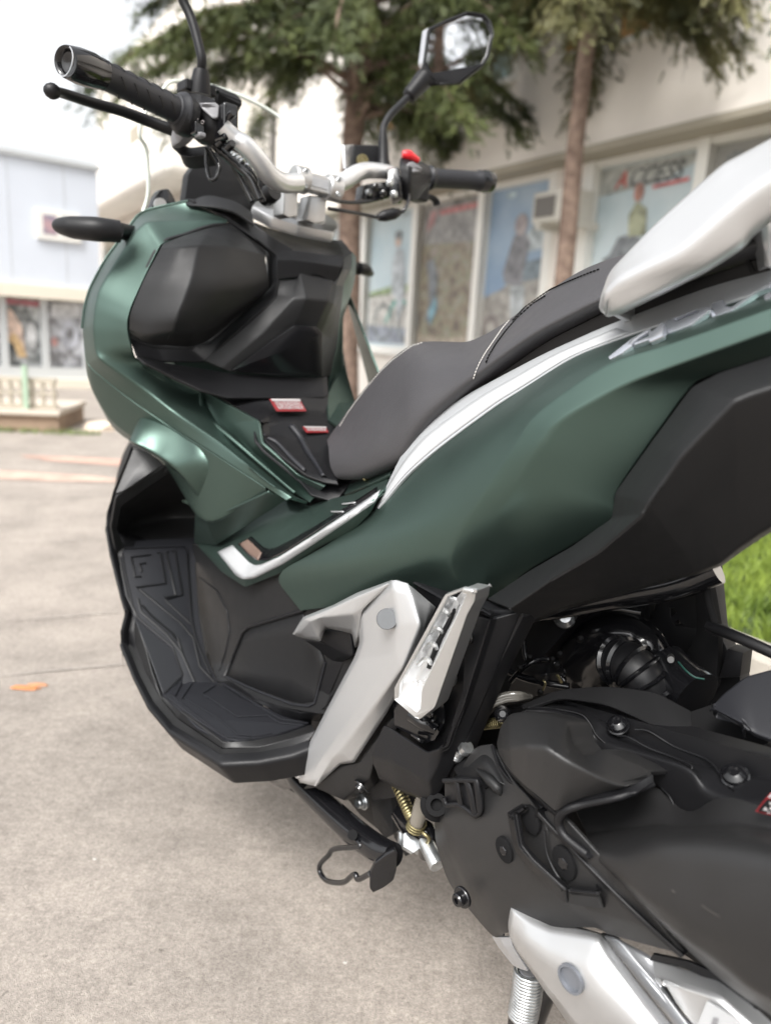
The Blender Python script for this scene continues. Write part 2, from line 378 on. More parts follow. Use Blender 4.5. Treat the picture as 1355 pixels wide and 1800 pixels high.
st_ = t.nodes.new('ShaderNodeMapRange'); st_.inputs[1].default_value = .38; st_.inputs[2].default_value = .60; st_.inputs[3].default_value = .80; st_.inputs[4].default_value = 1.06; t.links.new(n5.outputs[0], st_.inputs[0])
q2 = t.nodes.new('ShaderNodeMath'); q2.operation = 'MULTIPLY'; t.links.new(q1.outputs[0], q2.inputs[0]); t.links.new(st_.outputs[0], q2.inputs[1])
n7 = noise_node(t, 240, 3, .65, pos); g7 = t.nodes.new('ShaderNodeMapRange'); g7.inputs[1].default_value = .36; g7.inputs[2].default_value = .64; g7.inputs[3].default_value = .78; g7.inputs[4].default_value = 1.10; t.links.new(n7.outputs[0], g7.inputs[0])
n8 = noise_node(t, 85, 4, .7, pos); g8 = t.nodes.new('ShaderNodeMapRange'); g8.inputs[1].default_value = .34; g8.inputs[2].default_value = .62; g8.inputs[3].default_value = .82; g8.inputs[4].default_value = 1.08; t.links.new(n8.outputs[0], g8.inputs[0])
q3 = t.nodes.new('ShaderNodeMath'); q3.operation = 'MULTIPLY'; t.links.new(g7.outputs[0], q3.inputs[0]); t.links.new(g8.outputs[0], q3.inputs[1]); q4 = t.nodes.new('ShaderNodeMath'); q4.operation = 'MULTIPLY'; t.links.new(q3.outputs[0], q4.inputs[0]); t.links.new(q2.outputs[0], q4.inputs[1])
vm2 = t.nodes.new('ShaderNodeVectorMath'); vm2.operation = 'SCALE'; t.links.new(vm.outputs[0], vm2.inputs[0]); t.links.new(q4.outputs[0], vm2.inputs['Scale'])
t.links.new(vm2.outputs[0], b.inputs['Base Color'])
n6 = noise_node(t, 14, 10, .72, pos)
hh = t.nodes.new('ShaderNodeMath'); hh.operation = 'MULTIPLY_ADD'; hh.inputs[1].default_value = .5; t.links.new(n2.outputs[0], hh.inputs[0]); t.links.new(n3.outputs[0], hh.inputs[2])
h2 = t.nodes.new('ShaderNodeMath'); h2.operation = 'MULTIPLY'; t.links.new(hh.outputs[0], h2.inputs[0]); t.links.new(mm.outputs[0], h2.inputs[1])
h3 = t.nodes.new('ShaderNodeMath'); h3.operation = 'MULTIPLY_ADD'; h3.inputs[1].default_value = 2.2; t.links.new(n6.outputs[0], h3.inputs[0]); t.links.new(h2.outputs[0], h3.inputs[2])
h4 = t.nodes.new('ShaderNodeMath'); h4.operation = 'MULTIPLY_ADD'; h4.inputs[1].default_value = .8; t.links.new(q1.outputs[0], h4.inputs[0]); t.links.new(h3.outputs[0], h4.inputs[2])
bp = t.nodes.new('ShaderNodeBump'); bp.inputs['Strength'].default_value = .8; bp.inputs['Distance'].default_value = .003; t.links.new(h4.outputs[0], bp.inputs['Height']); t.links.new(bp.outputs[0], b.inputs['Normal'])
V = []; F = []
g = 60
xs = [-400,-60,-14,-8,-5,-3,-2,-1,0,1,2,3,5,9,60,400]; ys = [-400,-60,-8,-3,-1,0,1,2,3,4,5,7,10,20,80,900]
for y in ys:
    for x in xs: V.append((x, y, 0))
for j in range(15):
    for i in range(15): F.append((j*16+i, j*16+i+1, (j+1)*16+i+1, (j+1)*16+i))
go = link('ground', V, F, gm, None, None, 'structure')
# kerb and lawn beyond the scooter
kd = np.array([-.545,.839,0]); kn = np.array([.839,.545,0])
def Pz(px, py, z=0): return P(px, py, z, 'z')
k0 = Pz(1330,1192) - .9*kd
pale = mat('kerb_concrete', (.42,.39,.34), .85, var=.15, vscale=12, bump=.4, bscale=200)
for i in range(8):
    a = k0 + kd*(i*.62); q = [a, a+kd*.61, a+kd*.61+kn*.14, a+kn*.14]
    V = [tuple(p+Zd*z) for z in (-.02,.05) for p in q]
    o = link('kerb', V, [(0,1,2,3),(7,6,5,4),(0,4,5,1),(1,5,6,2),(2,6,7,3),(3,7,4,0)], pale, None, None, 'structure'); shell(o, 0, .006)
lawn = mat('lawn_soil', (.05,.075,.02), .9, var=.3, vscale=8)
L0 = k0 + kn*.145
V = [L0, L0+kd*4.9, L0+kd*4.9+kn*2.4, L0+kn*2.4]
link('lawn', [tuple(p+.03*Zd) for p in V], [(0,1,2,3)], lawn, None, None, 'structure')
gmat = mat('grass_blade', (.10,.19,.022), .55, 0, .3, var=.55, vscale=2.5, base2=(.27,.35,.06)); 
n_ = 26000; u = rng.random(n_)**1.0*3.4; v_ = rng.random(n_)*2.2
base = L0[None] + kd[None]*u[:,None] + kn[None]*v_[:,None] + Zd*.03
hgt = rng.uniform(.03,.085,n_); th = rng.random(n_)*6.283; lean = rng.normal(0,.025,(n_,2)); wd = .0035
ax = np.c_[np.cos(th), np.sin(th), 0*th]*wd
tip = base + np.c_[lean, hgt]; midp = base + np.c_[lean*.35, hgt*.6]
V = np.stack([base-ax, base+ax, midp+ax*.8, midp-ax*.8, tip], 1).reshape(-1,3); k = np.arange(n_)*5
F = [(a,a+1,a+2,a+3) for a in k] + [(a+3,a+2,a+4) for a in k]
gro = link('grass', V, F, gmat, None, None, 'stuff'); gro['label'] = 'bright green grass behind the scooter beyond the pale kerb'; gro['category'] = 'grass'
# ---- helper for facades: box in a frame (origin, along, out), s0..s1 along, z0..z1, depth d0..d1 outward
def fbox(name, fr, s0, s1, z0, z1, d0, d1, m, parent, bev=0, **kw):
    o_, al, ou = fr; V = [o_ + al*s + ou*d + Zd*z for s in (s0, s1) for d in (d0, d1) for z in (z0, z1)]
    F = [(0,1,3,2),(4,6,7,5),(0,4,5,1),(2,3,7,6),(0,2,6,4),(1,5,7,3)]
    o = link(name, V, F, m, parent, None, **kw)
    bm = bmesh.new(); bm.from_mesh(o.data); bmesh.ops.recalc_face_normals(bm, faces=bm.faces); bm.to_mesh(o.data); bm.free()
    if bev: shell(o, 0, bev)
    return o
def fflat(name, fr, pts, d, m, parent, kind=None):
    o_, al, ou = fr; V = [Vector(o_ + al*s + Zd*z + ou*d) for s, z in pts]
    F = geometry.tessellate_polygon([V]); o = link(name, [tuple(v) for v in V], F, m, parent, None, kind)
    for p in o.data.polygons: pass
    face_cam(o.data, WO[o.name]); s_ = o.modifiers.new('t', 'SOLIDIFY'); s_.thickness = .002; s_.offset = 1
    return o
def circ(cx, cz, rx, rz, n=24, a0=0, a1=6.2832): return [(cx+rx*math.cos(a0+(a1-a0)*i/n), cz+rz*math.sin(a0+(a1-a0)*i/n)) for i in range(n)]
# ---- shop building on the right
bal = np.array([.545,-.839,0]); bou = np.array([-.839,-.545,0]); B0 = np.array([-.30,10.6,0]); BF = (B0, bal, bou)
def bs(px, py):
    r = ray(px, py); nn = bou; t_ = ((B0 - C) @ nn) / (r @ nn); p = C + t_*r; return (p - B0) @ bal, p[2]
def bz(px, py): return bs(px, py)
plaster = mat('cream_plaster', (.76,.715,.66), .85, var=.05, vscale=1.5, bump=.2, bscale=60)
tan = mat('tan_ledge', (.34,.31,.25), .8)
framew = mat('white_window_frame', (.78,.77,.73), .5)
sb = empty('shop_building', tuple(B0), 'long cream shop building with poster-covered windows behind the trees', 'building')
zt = bs(1000, 295)[1]; zb = bs(700, 617)[1]; print('windows z', zb, zt, [round(bs(x, 450)[0],2) for x in (640,720,738,835,848,955,1020,1205,1220,1355)])
S_ = lambda px, py=450: bs(px, py)[0]
fbox('wall', BF, -16, 14, -.05, zb, -3, .02, plaster, sb)
fbox('upper_wall', BF, -16, 14, zt+.055, 7.5, -3, .25, plaster, sb)
fbox('window_ledge', BF, -16, 14, zt, zt+.06, -.2, .30, tan, sb)
fbox('back_wall', BF, -16, 14, zb, zt, -3, -.28, plaster, sb)
fbox('sill', BF, -16, 14, zb-.06, zb, 0, .08, framew, sb, .005)
fbox('wall_pier', BF, S_(962,400), S_(1022,400), zb, zt, -.28, .02, plaster, sb)
def img(name, cols, scale=6, seed=0., stretch=(1,1,1)):
    m = bpy.data.materials.new(name); m.use_nodes = True; t = m.node_tree; b = t.nodes['Principled BSDF']; b.inputs['Roughness'].default_value = .35
    tc = t.nodes.new('ShaderNodeNewGeometry'); mp = t.nodes.new('ShaderNodeMapping'); mp.inputs['Location'].default_value = (seed, seed*.7, seed*1.3); mp.inputs['Scale'].default_value = stretch
    t.links.new(tc.outputs['Position'], mp.inputs[0]); n = noise_node(t, scale, 5, .6, mp.outputs[0]); c = t.nodes.new('ShaderNodeValToRGB')
    el = c.color_ramp.elements
    for i, (p_, col) in enumerate(cols):
        if i < 2: el[i].position = p_; el[i].color = (*col, 1)
        else:
            e_ = el.new(p_); e_.color = (*col, 1)
    t.links.new(n.outputs[0], c.inputs[0]); t.links.new(c.outputs[0], b.inputs['Base Color']); return m
skyb = img('poster_pale_blue', [(.3,(.42,.53,.58)),(.7,(.60,.66,.68))], 1.2, 3)
skyd = img('poster_blue', [(.3,(.20,.30,.45)),(.7,(.38,.47,.56))], 1.4, 5)
rock = img('poster_brown_rock', [(.28,(.10,.09,.08)),(.72,(.50,.44,.40)),(.42,(.21,.18,.15)),(.50,(.33,.28,.21)),(.55,(.22,.25,.17)),(.60,(.36,.32,.29)),(.66,(.28,.22,.20))], 8, 2)
greyp = img('poster_grey', [(.35,(.26,.26,.25)),(.65,(.36,.35,.33))], 2, 9)
beach = img('poster_stone', [(.3,(.16,.18,.19)),(.7,(.48,.47,.44)),(.45,(.34,.34,.32)),(.52,(.22,.24,.25)),(.60,(.38,.37,.34))], 9, 1, (1,1,3))
flats = {}
def flat(c):
    k = tuple(c)
    if k not in flats: flats[k] = mat('print_%d' % len(flats), tuple(x*.8+.09 for x in c), .35, var=.38, vscale=9)  # print colours washed towards grey: glare on the glass put into the colour
    return flats[k]
def text3d(name, s, origin, ex, ez, size, m, parent, shear=.0, extr=.001):
    cu = bpy.data.curves.new(name, 'FONT'); cu.body = s; cu.size = size; cu.extrude = extr; cu.shear = shear; cu.offset = size*.012
    tmp = bpy.data.objects.new('tmp', cu); COL.objects.link(tmp); bpy.context.view_layer.update()
    me = bpy.data.meshes.new_from_object(tmp.evaluated_get(bpy.context.evaluated_depsgraph_get())); bpy.data.objects.remove(tmp)
    nn = np.cross(ex, ez); V = [origin + ex*v.co.x + ez*v.co.y + nn*v.co.z for v in me.vertices]; F = [tuple(p.vertices) for p in me.polygons]
    return link(name, V, F, m, parent, None)
wins = [(520,640,'w'),(640,728,'bike'),(728,841,'rock'),(841,962,'rider'),(1022,1212,'atv'),(1212,1400,'grey'),(1400,1800,'w'),(300,520,'w'),(-200,300,'w')]
def shop_window(x0, x1, kind):
    s0, s1 = S_(x0), S_(x1); 
    if s1 < s0: s0, s1 = s1, s0
    wn = fbox('window', BF, s0+.05, s1-.05, zb+.03, zt-.03, -.10, -.08, {'bike':skyb,'rock':rock,'rider':skyd,'atv':skyb,'grey':greyp,'w':skyb}[kind], sb)
    for a in (s0, s1): fbox('window_frame', BF, a-.055, a+.055, zb, zt, -.12, .03 if a == s0 else .028, framew, wn)
    fbox('window_frame', BF, s0+.055, s1-.055, zb, zb+.05, -.12, .01, framew, wn)
    fbox('window_frame', BF, s0+.055, s1-.055, zt-.05, zt, -.12, .01, framew, wn)
    W_ = s1-s0; Hh = zt-zb
    f = lambda nm, pts, c, d=-.078: fflat(nm, BF, [(s0+u*W_, zb+v*Hh) for u, v in pts], d, flat(c), wn)
    d = -.078
    if kind == 'bike':
        f('poster_ground', [(.06,.05),(.94,.05),(.94,.16),(.06,.18)], (.22,.25,.31)); f('poster_road', [(.06,.18),(.94,.16),(.94,.42),(.06,.40)], (.50,.49,.46))
        f('poster_hedge', [(.06,.38),(.94,.42),(.94,.47),(.5,.46),(.06,.42)], (.26,.36,.16))
        for cx in (.38,.86):
            o1 = circ(cx,.20,.20,.135); i1 = circ(cx,.20,.17,.115)
            for i in range(24): j=(i+1)%24; f('poster_wheel', [o1[i],o1[j],i1[j],i1[i]], (.14,.17,.17), -.074) if i%2==0 or True else 0
        f('poster_bike_frame', [(.40,.20),(.56,.36),(.80,.36),(.82,.33),(.60,.33),(.44,.19)], (.10,.35,.30), -.074)
        f('poster_figure', [(.52,.40),(.50,.60),(.56,.72),(.72,.70),(.78,.45),(.72,.25),(.66,.2),(.62,.38)], (.38,.42,.45), -.072)
        f('poster_figure_head', circ(.60,.77,.06,.045,12), (.48,.34,.27), -.070); f('poster_figure_hat', circ(.60,.81,.07,.03,12), (.12,.14,.15), -.068)
        for i in range(6): f('poster_print', [(.36+i*.08,.925+i*.002),(.42+i*.08,.925+i*.002),(.42+i*.08,.945+i*.002),(.36+i*.08,.945+i*.002)], (.28,.34,.38))
    if kind == 'rock':
        f('poster_haze', [(.05,.72),(.95,.70),(.95,.97),(.05,.97)], (.26,.25,.24)); 
        for i in range(9): f('poster_print', [(.30+i*.065,.89+i*.001),(.352+i*.065,.89+i*.001),(.358+i*.065,.925+i*.001),(.306+i*.065,.925+i*.001)], (.62,.16,.16), -.074)
        f('poster_emblem', [(.10,.80),(.22,.84),(.26,.93),(.16,.92)], (.55,.25,.25), -.074)
        f('poster_figure', [(.16,.22),(.22,.34),(.18,.52),(.12,.60),(.25,.62),(.34,.50),(.32,.30),(.26,.2)], (.15,.17,.19), -.074)
        f('poster_blue_cloth', [(.22,.28),(.33,.38),(.36,.30),(.26,.18)], (.14,.32,.40), -.072)
        f('poster_sand', [(.05,.04),(.95,.04),(.95,.14),(.5,.10),(.05,.12)], (.40,.33,.25), -.076)
    if kind == 'rider':
        f('poster_ground', [(.05,.04),(.95,.04),(.95,.44),(.6,.50),(.3,.40),(.05,.36)], (.33,.31,.28)); f('poster_cloud', [(.45,.60),(.95,.62),(.95,.74),(.7,.75)], (.44,.50,.52), -.076)
        f('poster_water', [(.55,.44),(.95,.46),(.95,.57),(.6,.55)], (.17,.23,.27), -.074)
        f('poster_figure', [(.36,.44),(.32,.50),(.44,.70),(.56,.74),(.68,.66),(.62,.50),(.60,.36),(.50,.42)], (.19,.19,.21), -.072); f('poster_figure_head', circ(.53,.76,.09,.06,14), (.36,.30,.30), -.070)
        f('poster_legs', [(.45,.42),(.66,.42),(.68,.22),(.50,.22)], (.46,.50,.52), -.070)
        o1 = circ(.20,.16,.14,.10); i1 = circ(.20,.16,.08,.06)
        for i in range(0,24,2): f('poster_wheel', [o1[i],o1[(i+2)%24],i1[(i+2)%24],i1[i]], (.17,.14,.13), -.070)
        f('poster_lamp', circ(.36,.93,.07,.018,12), (.60,.75,.80), -.072)
    if kind == 'atv':
        f0 = f; f = lambda nm, pts, c, d=-.078: f0(nm, [(u-.07, v+.13) for u, v in pts], c, d) if nm.startswith(('poster_vehicle','poster_figure')) else f0(nm, pts, c, d)
        fbox('poster_beach', BF, s0+.06, s1-.06, zb+.05, zb+.34*Hh, -.079, -.076, beach, wn)
        f('poster_header', [(.05,.84),(.60,.86),(.93,.93),(.93,.965),(.05,.965)], (.38,.39,.36), -.074)
        f('poster_hills', [(.55,.34),(.95,.34),(.95,.52),(.8,.53),(.7,.45)], (.13,.22,.34), -.0745)
        f('poster_vehicle', [(.22,.40),(.30,.42),(.36,.50),(.50,.52),(.62,.46),(.74,.50),(.78,.40),(.70,.34),(.50,.38),(.34,.36)], (.17,.19,.21), -.072)
        f('poster_vehicle_light', [(.60,.40),(.72,.48),(.76,.42),(.68,.36)], (.60,.36,.14), -.070); f('poster_figure', [(.46,.50),(.44,.60),(.50,.66),(.60,.62),(.62,.50)], (.34,.36,.22), -.070)
        f('poster_figure_head', circ(.51,.70,.045,.042,14), (.50,.22,.16), -.068)
        oo_ = B0 + bal*(s0+.20*W_) + Zd*(zb+.865*Hh) + bou*(-.070)
        text3d('poster_letter_red', 'A', oo_, bal, Zd, .20, flat((.62,.06,.03)), wn, .35)
        text3d('poster_lettering', 'CCESS', oo_ + bal*.145, bal, Zd, .20, flat((.04,.05,.05)), wn, .35)
        f('poster_red_line', [(.56,.835),(.86,.845),(.86,.862),(.56,.852)], (.6,.12,.12), -.070)
    if kind == 'grey':
        f('poster_yellow_bar', [(.04,.715),(.42,.715),(.42,.76),(.04,.76)], (.80,.66,.30), -.074)
        oo_ = B0 + bal*(s0+.50*W_) + Zd*(zb+.905*Hh) + bou*(-.070); text3d('poster_lettering', 'HUMMER', oo_, bal, Zd, .17, flat((.10,.12,.14)), wn, .2) if False else None
        for i, q in enumerate([(.50,.0),(.57,.006),(.64,0),(.72,.004),(.80,0),(.88,.004)]):
            u0 = q[0]; f('poster_print', [(u0,.895),(u0+.015,.895),(u0+.03,.945),(u0+.015,.945)], (.13,.15,.16), -.072); f('poster_print', [(u0+.035,.895),(u0+.05,.895),(u0+.06,.945),(u0+.045,.945)], (.13,.15,.16), -.072)
            f('poster_print', [(u0+.02,.915),(u0+.045,.915),(u0+.047,.925),(u0+.022,.925)], (.13,.15,.16), -.072)
        for k_ in range(9):
            a = 1.2 + k_*.55; f('poster_emblem', circ(.26+.10*math.cos(a), .87+.055*math.sin(a), .022, .012, 8), (.20,.23,.24), -.072)
        f('poster_dark_corner', [(.72,.965),(.97,.965),(.97,.93)], (.05,.07,.10), -.070)
for x0, x1, k in wins:
    if x1 <= 520:
        continue
    shop_window(x0, x1, k)
# building runs on to the left behind the screen: dark openings
dk = mat('dark_opening', (.06,.055,.05), .4); win2 = mat('pale_glass', (.42,.50,.50), .15)
for i in range(5):
    s0 = -1.9 - i*2.6; 
    wn = fbox('window', BF, s0-2.1, s0-.1, zb+.03, zt-.03, -.08, -.05, win2, sb); fbox('window_frame', BF, s0-1.15, s0-1.05, zb, zt, -.04, .03, framew, wn)
    fbox('upper_window', BF, s0-2.0, s0-1.0, 3.3, 4.3, .20, .27, dk, sb)
# upper storey windows seen between the branches
for i, (xa, xb, ya, yb) in enumerate(((1038,1070,18,100),(1130,1185,20,75),(905,940,60,150),(820,860,60,140),(700,730,190,240))):
    c_ = mat('blind_%d' % i, ((.65,.33,.08),(.60,.35,.15),(.30,.40,.40),(.36,.42,.42),(.62,.36,.16))[i], .6)
    sa, sc_ = bs(xa, (ya+yb)/2)[0], bs(xb, (ya+yb)/2)[0]; za, zb_ = bs((xa+xb)/2, yb)[1], bs((xa+xb)/2, ya)[1]
    wn = fbox('upper_window', BF, sa, sc_, za, zb_, .24, .275, c_, sb)
    fbox('window_frame', BF, sa-.06, sa, za-.05, zb_+.05, .24, .30, framew, wn); fbox('window_frame', BF, sc_, sc_+.06, za-.05, zb_+.05, .24, .30, framew, wn)
    fbox('window_frame', BF, sa, sc_, za-.05, za, .24, .298, framew, wn)
# orange sign between trunks
# ---- air conditioner
s0, s1 = S_(984,365), S_(1035,365); z0 = bs(984,402)[1]; z1 = bs(984,350)[1]
ac = empty('air_conditioner', tuple(B0 + bal*s0 + Zd*z0 + bou*.3), 'boxy grey air conditioner unit mounted high on the wall beside the posters', 'air conditioner')
acw = mat('ac_casing', (.52,.50,.45), .5); acd = mat('ac_grille', (.14,.13,.12), .5)
fbox('casing', BF, s0, s1+.10, z0, z1, .05, .36, acw, ac, .01)
fbox('grille', BF, s0-.012, s0-.003, z0+.05, z1-.05, .08, .33, acd, ac)
fbox('grille', BF, s0+.04, s0+.3, z0+.05, z1-.05, .363, .372, acd, ac)
for i in range(2): fbox('wall_bracket', BF, s0+.08+i*.4, s0+.12+i*.4, z0-.06, z0, 0, .38, acw, ac)
# ---- building on the left
LD = 9.0; lx0 = -LD*(677.5+60)/1300
lal = np.array([.766,.643,0]); lou = np.array([.643,-.766,0]); L0_ = np.array([C[0] + LD*(0-677.5)/1300, LD, 0]); LF = (L0_, lal, lou)
def ls(px, py):
    r = ray(px, py); t_ = ((L0_ - C) @ lou) / (r @ lou); p = C + t_*r; return (p - L0_) @ lal, p[2]
lb = empty('showroom_building', tuple(L0_), 'low building with pale blue upper cladding and posters in its windows, at the far left', 'building')
blue = mat('pale_blue_cladding', (.60,.64,.71), .5, var=.04, vscale=.8); cream = mat('cream_band', (.72,.66,.56), .7); gpan = mat('grey_panel', (.48,.50,.51), .6)
zr = ls(5,272)[1]; zc = ls(5,497)[1]; zw1 = ls(5,520)[1]; zw0 = ls(60,645)[1]; zs = ls(60,664)[1]; zl = ls(60,672)[1]; z_b = ls(100,684)[1]
sR = ls(172,500)[0]
print('left', zr, zc, zw1, zw0, zs, z_b, sR)
fbox('cladding', LF, -6, sR, zc, zr, -3, .10, blue, lb)
fbox('roof_cap', LF, -6.05, sR+.03, zr, zr+.05, -3, .14, gpan, lb)
for i in range(14): fbox('cladding_joint', LF, sR-.4-i*.62, sR-.392-i*.62, zc+.01, zr-.01, .100, .104, gpan, lb)
fbox('cream_band', LF, -6, sR+.05, zw1, zc, -3, .16, cream, lb)
fbox('wall', LF, -6, sR, zs, zw1, -3, -.12, gpan, lb)
fbox('sill_band', LF, -6, sR, zs, zw0, -.12, .02, gpan, lb)
fbox('cream_band', LF, -6, sR+.04, z_b, zs, -.3, .20, cream, lb)
fbox('lower_wall', LF, -6, sR, -.05, z_b, -3, -.10, gpan, lb)
fm = mat('poster_dark_mix', (.1,.1,.1), .4)
pdark = img('poster_dark_scene', [(.35,(.05,.055,.06)),(.5,(.16,.17,.17)),(.62,(.42,.43,.44)),(.7,(.55,.56,.58))], 7, 4)
pdk2 = img('poster_grey_scene', [(.35,(.07,.075,.08)),(.48,(.20,.20,.21)),(.58,(.40,.41,.44)),(.7,(.52,.53,.56))], 6, 8)
edges = [ls(x, 580)[0] for x in (-120,-60,7,79,152)]
for i in range(4):
    a, b_ = edges[i], edges[i+1]; wn = fbox('window', LF, a+.04, b_-.04, zw0+.01, zw1-.01, -.06, -.04, pdk2 if i == 3 else pdark, lb)
    fbox('window_frame', LF, a-.04, a+.04, zw0, zw1, -.1, .02, gpan, wn)
    if i == 3: fbox('window_frame', LF, b_-.04, b_+.06, zw0, zw1, -.1, .02, gpan, wn)
    W_ = b_-a; Hh = zw1-zw0; f = lambda nm, pts, c, d=-.036: fflat(nm, LF, [(a+u*W_, zw0+v*Hh) for u, v in pts], d, flat(c), wn)
    if i == 2:
        f('poster_header', [(.08,.90),(.92,.88),(.92,.96),(.08,.97)], (.36,.05,.08)); f('poster_hand', [(.12,.50),(.14,.85),(.24,.80),(.46,.60),(.48,.42),(.55,.14),(.32,.16),(.26,.32),(.08,.40)], (.62,.45,.36))
        f('poster_hand_lit', [(.08,.38),(.26,.50),(.44,.34),(.55,.14),(.34,.14),(.24,.32)], (.70,.46,.20), -.034); f('poster_figure', circ(.68,.45,.13,.2,12), (.50,.51,.52)); f('poster_highlight', circ(.80,.78,.10,.1,10), (.42,.44,.44))
    if i == 3:
        o1 = circ(.62,.50,.22,.22); i1 = circ(.62,.52,.10,.10)
        for k_ in range(0,24,2): f('poster_engine_ring', [o1[k_],o1[(k_+2)%24],i1[(k_+2)%24],i1[k_]], (.42,.44,.50))
        f('poster_pipe', [(.08,.46),(.10,.56),(.40,.58),(.42,.46)], (.45,.46,.50)); f('poster_red_spot', circ(.24,.38,.08,.07,10), (.45,.20,.18), -.034); f('poster_sky', [(.2,.74),(.9,.76),(.9,.95),(.2,.95)], (.52,.53,.55), -.037)
# basement openings and grey roller panels
zo0, zo1 = ls(120,702)[1], ls(120,685)[1]
for x0, x1 in ((94,109),(119,150)): fbox('basement_window', LF, ls(x0,690)[0], ls(x1,690)[0], zo0, zo1-.01, -.10, -.08, mat('void', (.012,.014,.02), .3), lb)
for i in range(4): fbox('wall_plank', LF, ls(103,720)[0], ls(155,720)[0], zo0-.05-(i+1)*.095, zo0-.05-i*.095-.012, -.10, -.07, gpan, lb)
# small wall sign
sg = empty('wall_sign', tuple(L0_ + lal*ls(60,400)[0] + Zd*ls(60,400)[1]), 'small white framed sign on the pale blue wall', 'sign')
fbox('board', LF, ls(58,395)[0], ls(136,395)[0], ls(60,420)[1], ls(60,368)[1], .11, .14, framew, sg, .004)
fbox('picture', LF, ls(70,395)[0], ls(94,395)[0], ls(70,412)[1], ls(70,378)[1], .141, .145, img('sign_picture', [(.35,(.22,.22,.30)),(.6,(.45,.30,.32))], 9), sg)
fbox('picture', LF, ls(104,395)[0], ls(130,395)[0], ls(104,416)[1], ls(104,380)[1], .141, .145, flat((.42,.45,.48)), sg)
# building between: pale wing behind the screen
WF = (np.array([-4.9,15.5,0]), bal, bou)
mb = empty('pale_annex', (-4.9,15.5,0), 'cream annex with dark recesses seen through the windscreen', 'building')
fbox('wall', WF, -5, 3.5, 0, 5.1, -2, 0, plaster, mb)
fbox('canopy', WF, -4.6, 3.5, 3.1, 3.9, 0, .8, plaster, mb, .15)
fbox('recess', WF, -4.2, -3.2, 2.3, 3.1, .01, .05, tan, mb); fbox('recess', WF, -1.6, -.7, 3.9, 4.8, .01, .05, tan, mb)
for i in range(5):
    fbox('window', WF, -4.4+i*1.5, -3.3+i*1.5, 1.0, 2.6, .02, .05, win2, mb)
# ---- planter wall and railing at the far left
PF_ = (Pz(0,757), np.array([.985,.17,0])/np.linalg.norm([.985,.17]), np.array([.17,-.985,0])/np.linalg.norm([.985,.17]))
def ps(px, py):
    r = ray(px, py); n_ = PF_[2]; t_ = ((PF_[0] - C) @ n_) / (r @ n_); p = C + t_*r; return (p - PF_[0]) @ PF_[1], p[2]
pw = empty('planter_wall', tuple(PF_[0]), 'low brown planter wall with a pale coping under the railing', 'wall')
brn = mat('planter_render', (.28,.20,.14), .85, var=.2, vscale=6, bump=.5, bscale=60)
zt_ = ps(50,729)[1]; sE = ps(103,740)[0]
fbox('wall_face', PF_, -3, sE, -.03, zt_, -.8, 0, brn, pw); fbox('coping', PF_, -3, sE+.02, zt_, zt_+.04, -.82, .04, mat('coping', (.50,.44,.37), .8), pw, .006)
rl = empty('railing', tuple(PF_[0] + Zd*zt_), 'pale balustrade standing on the brown planter wall', 'railing')
crm = mat('railing_paint', (.40,.36,.29), .7); z1_ = ps(50,672)[1]
fbox('top_rail', PF_, -3, sE-.02, z1_, z1_+.03, -.1, -.04, crm, rl); fbox('bottom_rail', PF_, -3, sE-.02, zt_+.045, zt_+.07, -.1, -.04, crm, rl); fbox('middle_rail', PF_, -3, sE-.02, zt_+.14, zt_+.16, -.1, -.04, crm, rl)
for i in range(30):
    s_ = sE - .04 - i*.075
    fbox('baluster', PF_, s_-.009, s_+.009, zt_+.07, z1_, -.09, -.05, crm, rl)
gp = mat('green_post', (.33,.44,.33), .6); fbox('green_post', PF_, ps(42,700)[0], ps(50,700)[0], zt_, z1_+.12, -.03, .01, gp, rl)
# verge of moss along planter, rubble stone, orange scrap, painted white fleck
vg = []; 
mo_ = mat('verge_moss', (.18,.22,.09), .9)
n_ = 1200; V = []; F = []
for i in range(n_):
    s_ = random.uniform(-3, sE+.3); d_ = abs(random.gauss(.03,.04)); b0_ = PF_[0] + PF_[1]*s_ + PF_[2]*d_; k = len(V); a_ = random.uniform(0,6.28); w_ = .008
    V += [b0_ + [w_*math.cos(a_), w_*math.sin(a_), 0], b0_ - [w_*math.cos(a_), w_*math.sin(a_), 0], b0_ + [random.gauss(0,.01), random.gauss(0,.01), random.uniform(.015,.05)]]; F.append((k,k+1,k+2))
o = link('verge_grass', V, F, mo_, None, None, 'stuff'); o['label'] = 'thin green weeds along the foot of the planter wall'; o['category'] = 'grass'
def lump(name, c, r, m, label, cat, sq=.5, seed=1, group=None):
    bm = bmesh.new(); bmesh.ops.create_icosphere(bm, subdivisions=3, radius=1)
    V = []; 
    for v in bm.verts:
        n_ = noise.noise(v.co*1.7 + Vector((seed*3.1,0,0)))*.45; p = v.co*(1+n_); V.append(np.array([p.x*r[0], p.y*r[1], max(p.z,-.3)*r[2]]) + c)
    F = [tuple(x.index for x in f.verts) for f in bm.faces]; bm.free(); o = link(name, V, F, m, None, 60); tag(o, label, cat, group); return o
lump('rubble_stone', Pz(172,757)+Zd*.02, (.13,.06,.05), mat('pale_stone', (.62,.52,.42), .9), 'pale flat stone lying on the ground by the grey wall', 'stone')
lump('orange_leaf', Pz(45,1211)+Zd*.003, (.032,.010,.004), mat('orange_scrap', (.50,.20,.08), .7), 'small orange scrap lying on the concrete at the left edge', 'litter', seed=3)
lump('orange_leaf', Pz(68,1205)+Zd*.002, (.022,.006,.003), mat('orange_scrap_pale', (.50,.24,.12), .7), 'paler brown scrap just right of the orange one', 'litter', seed=5)
stn = mat('red_dust', (.50,.30,.22), .9); 
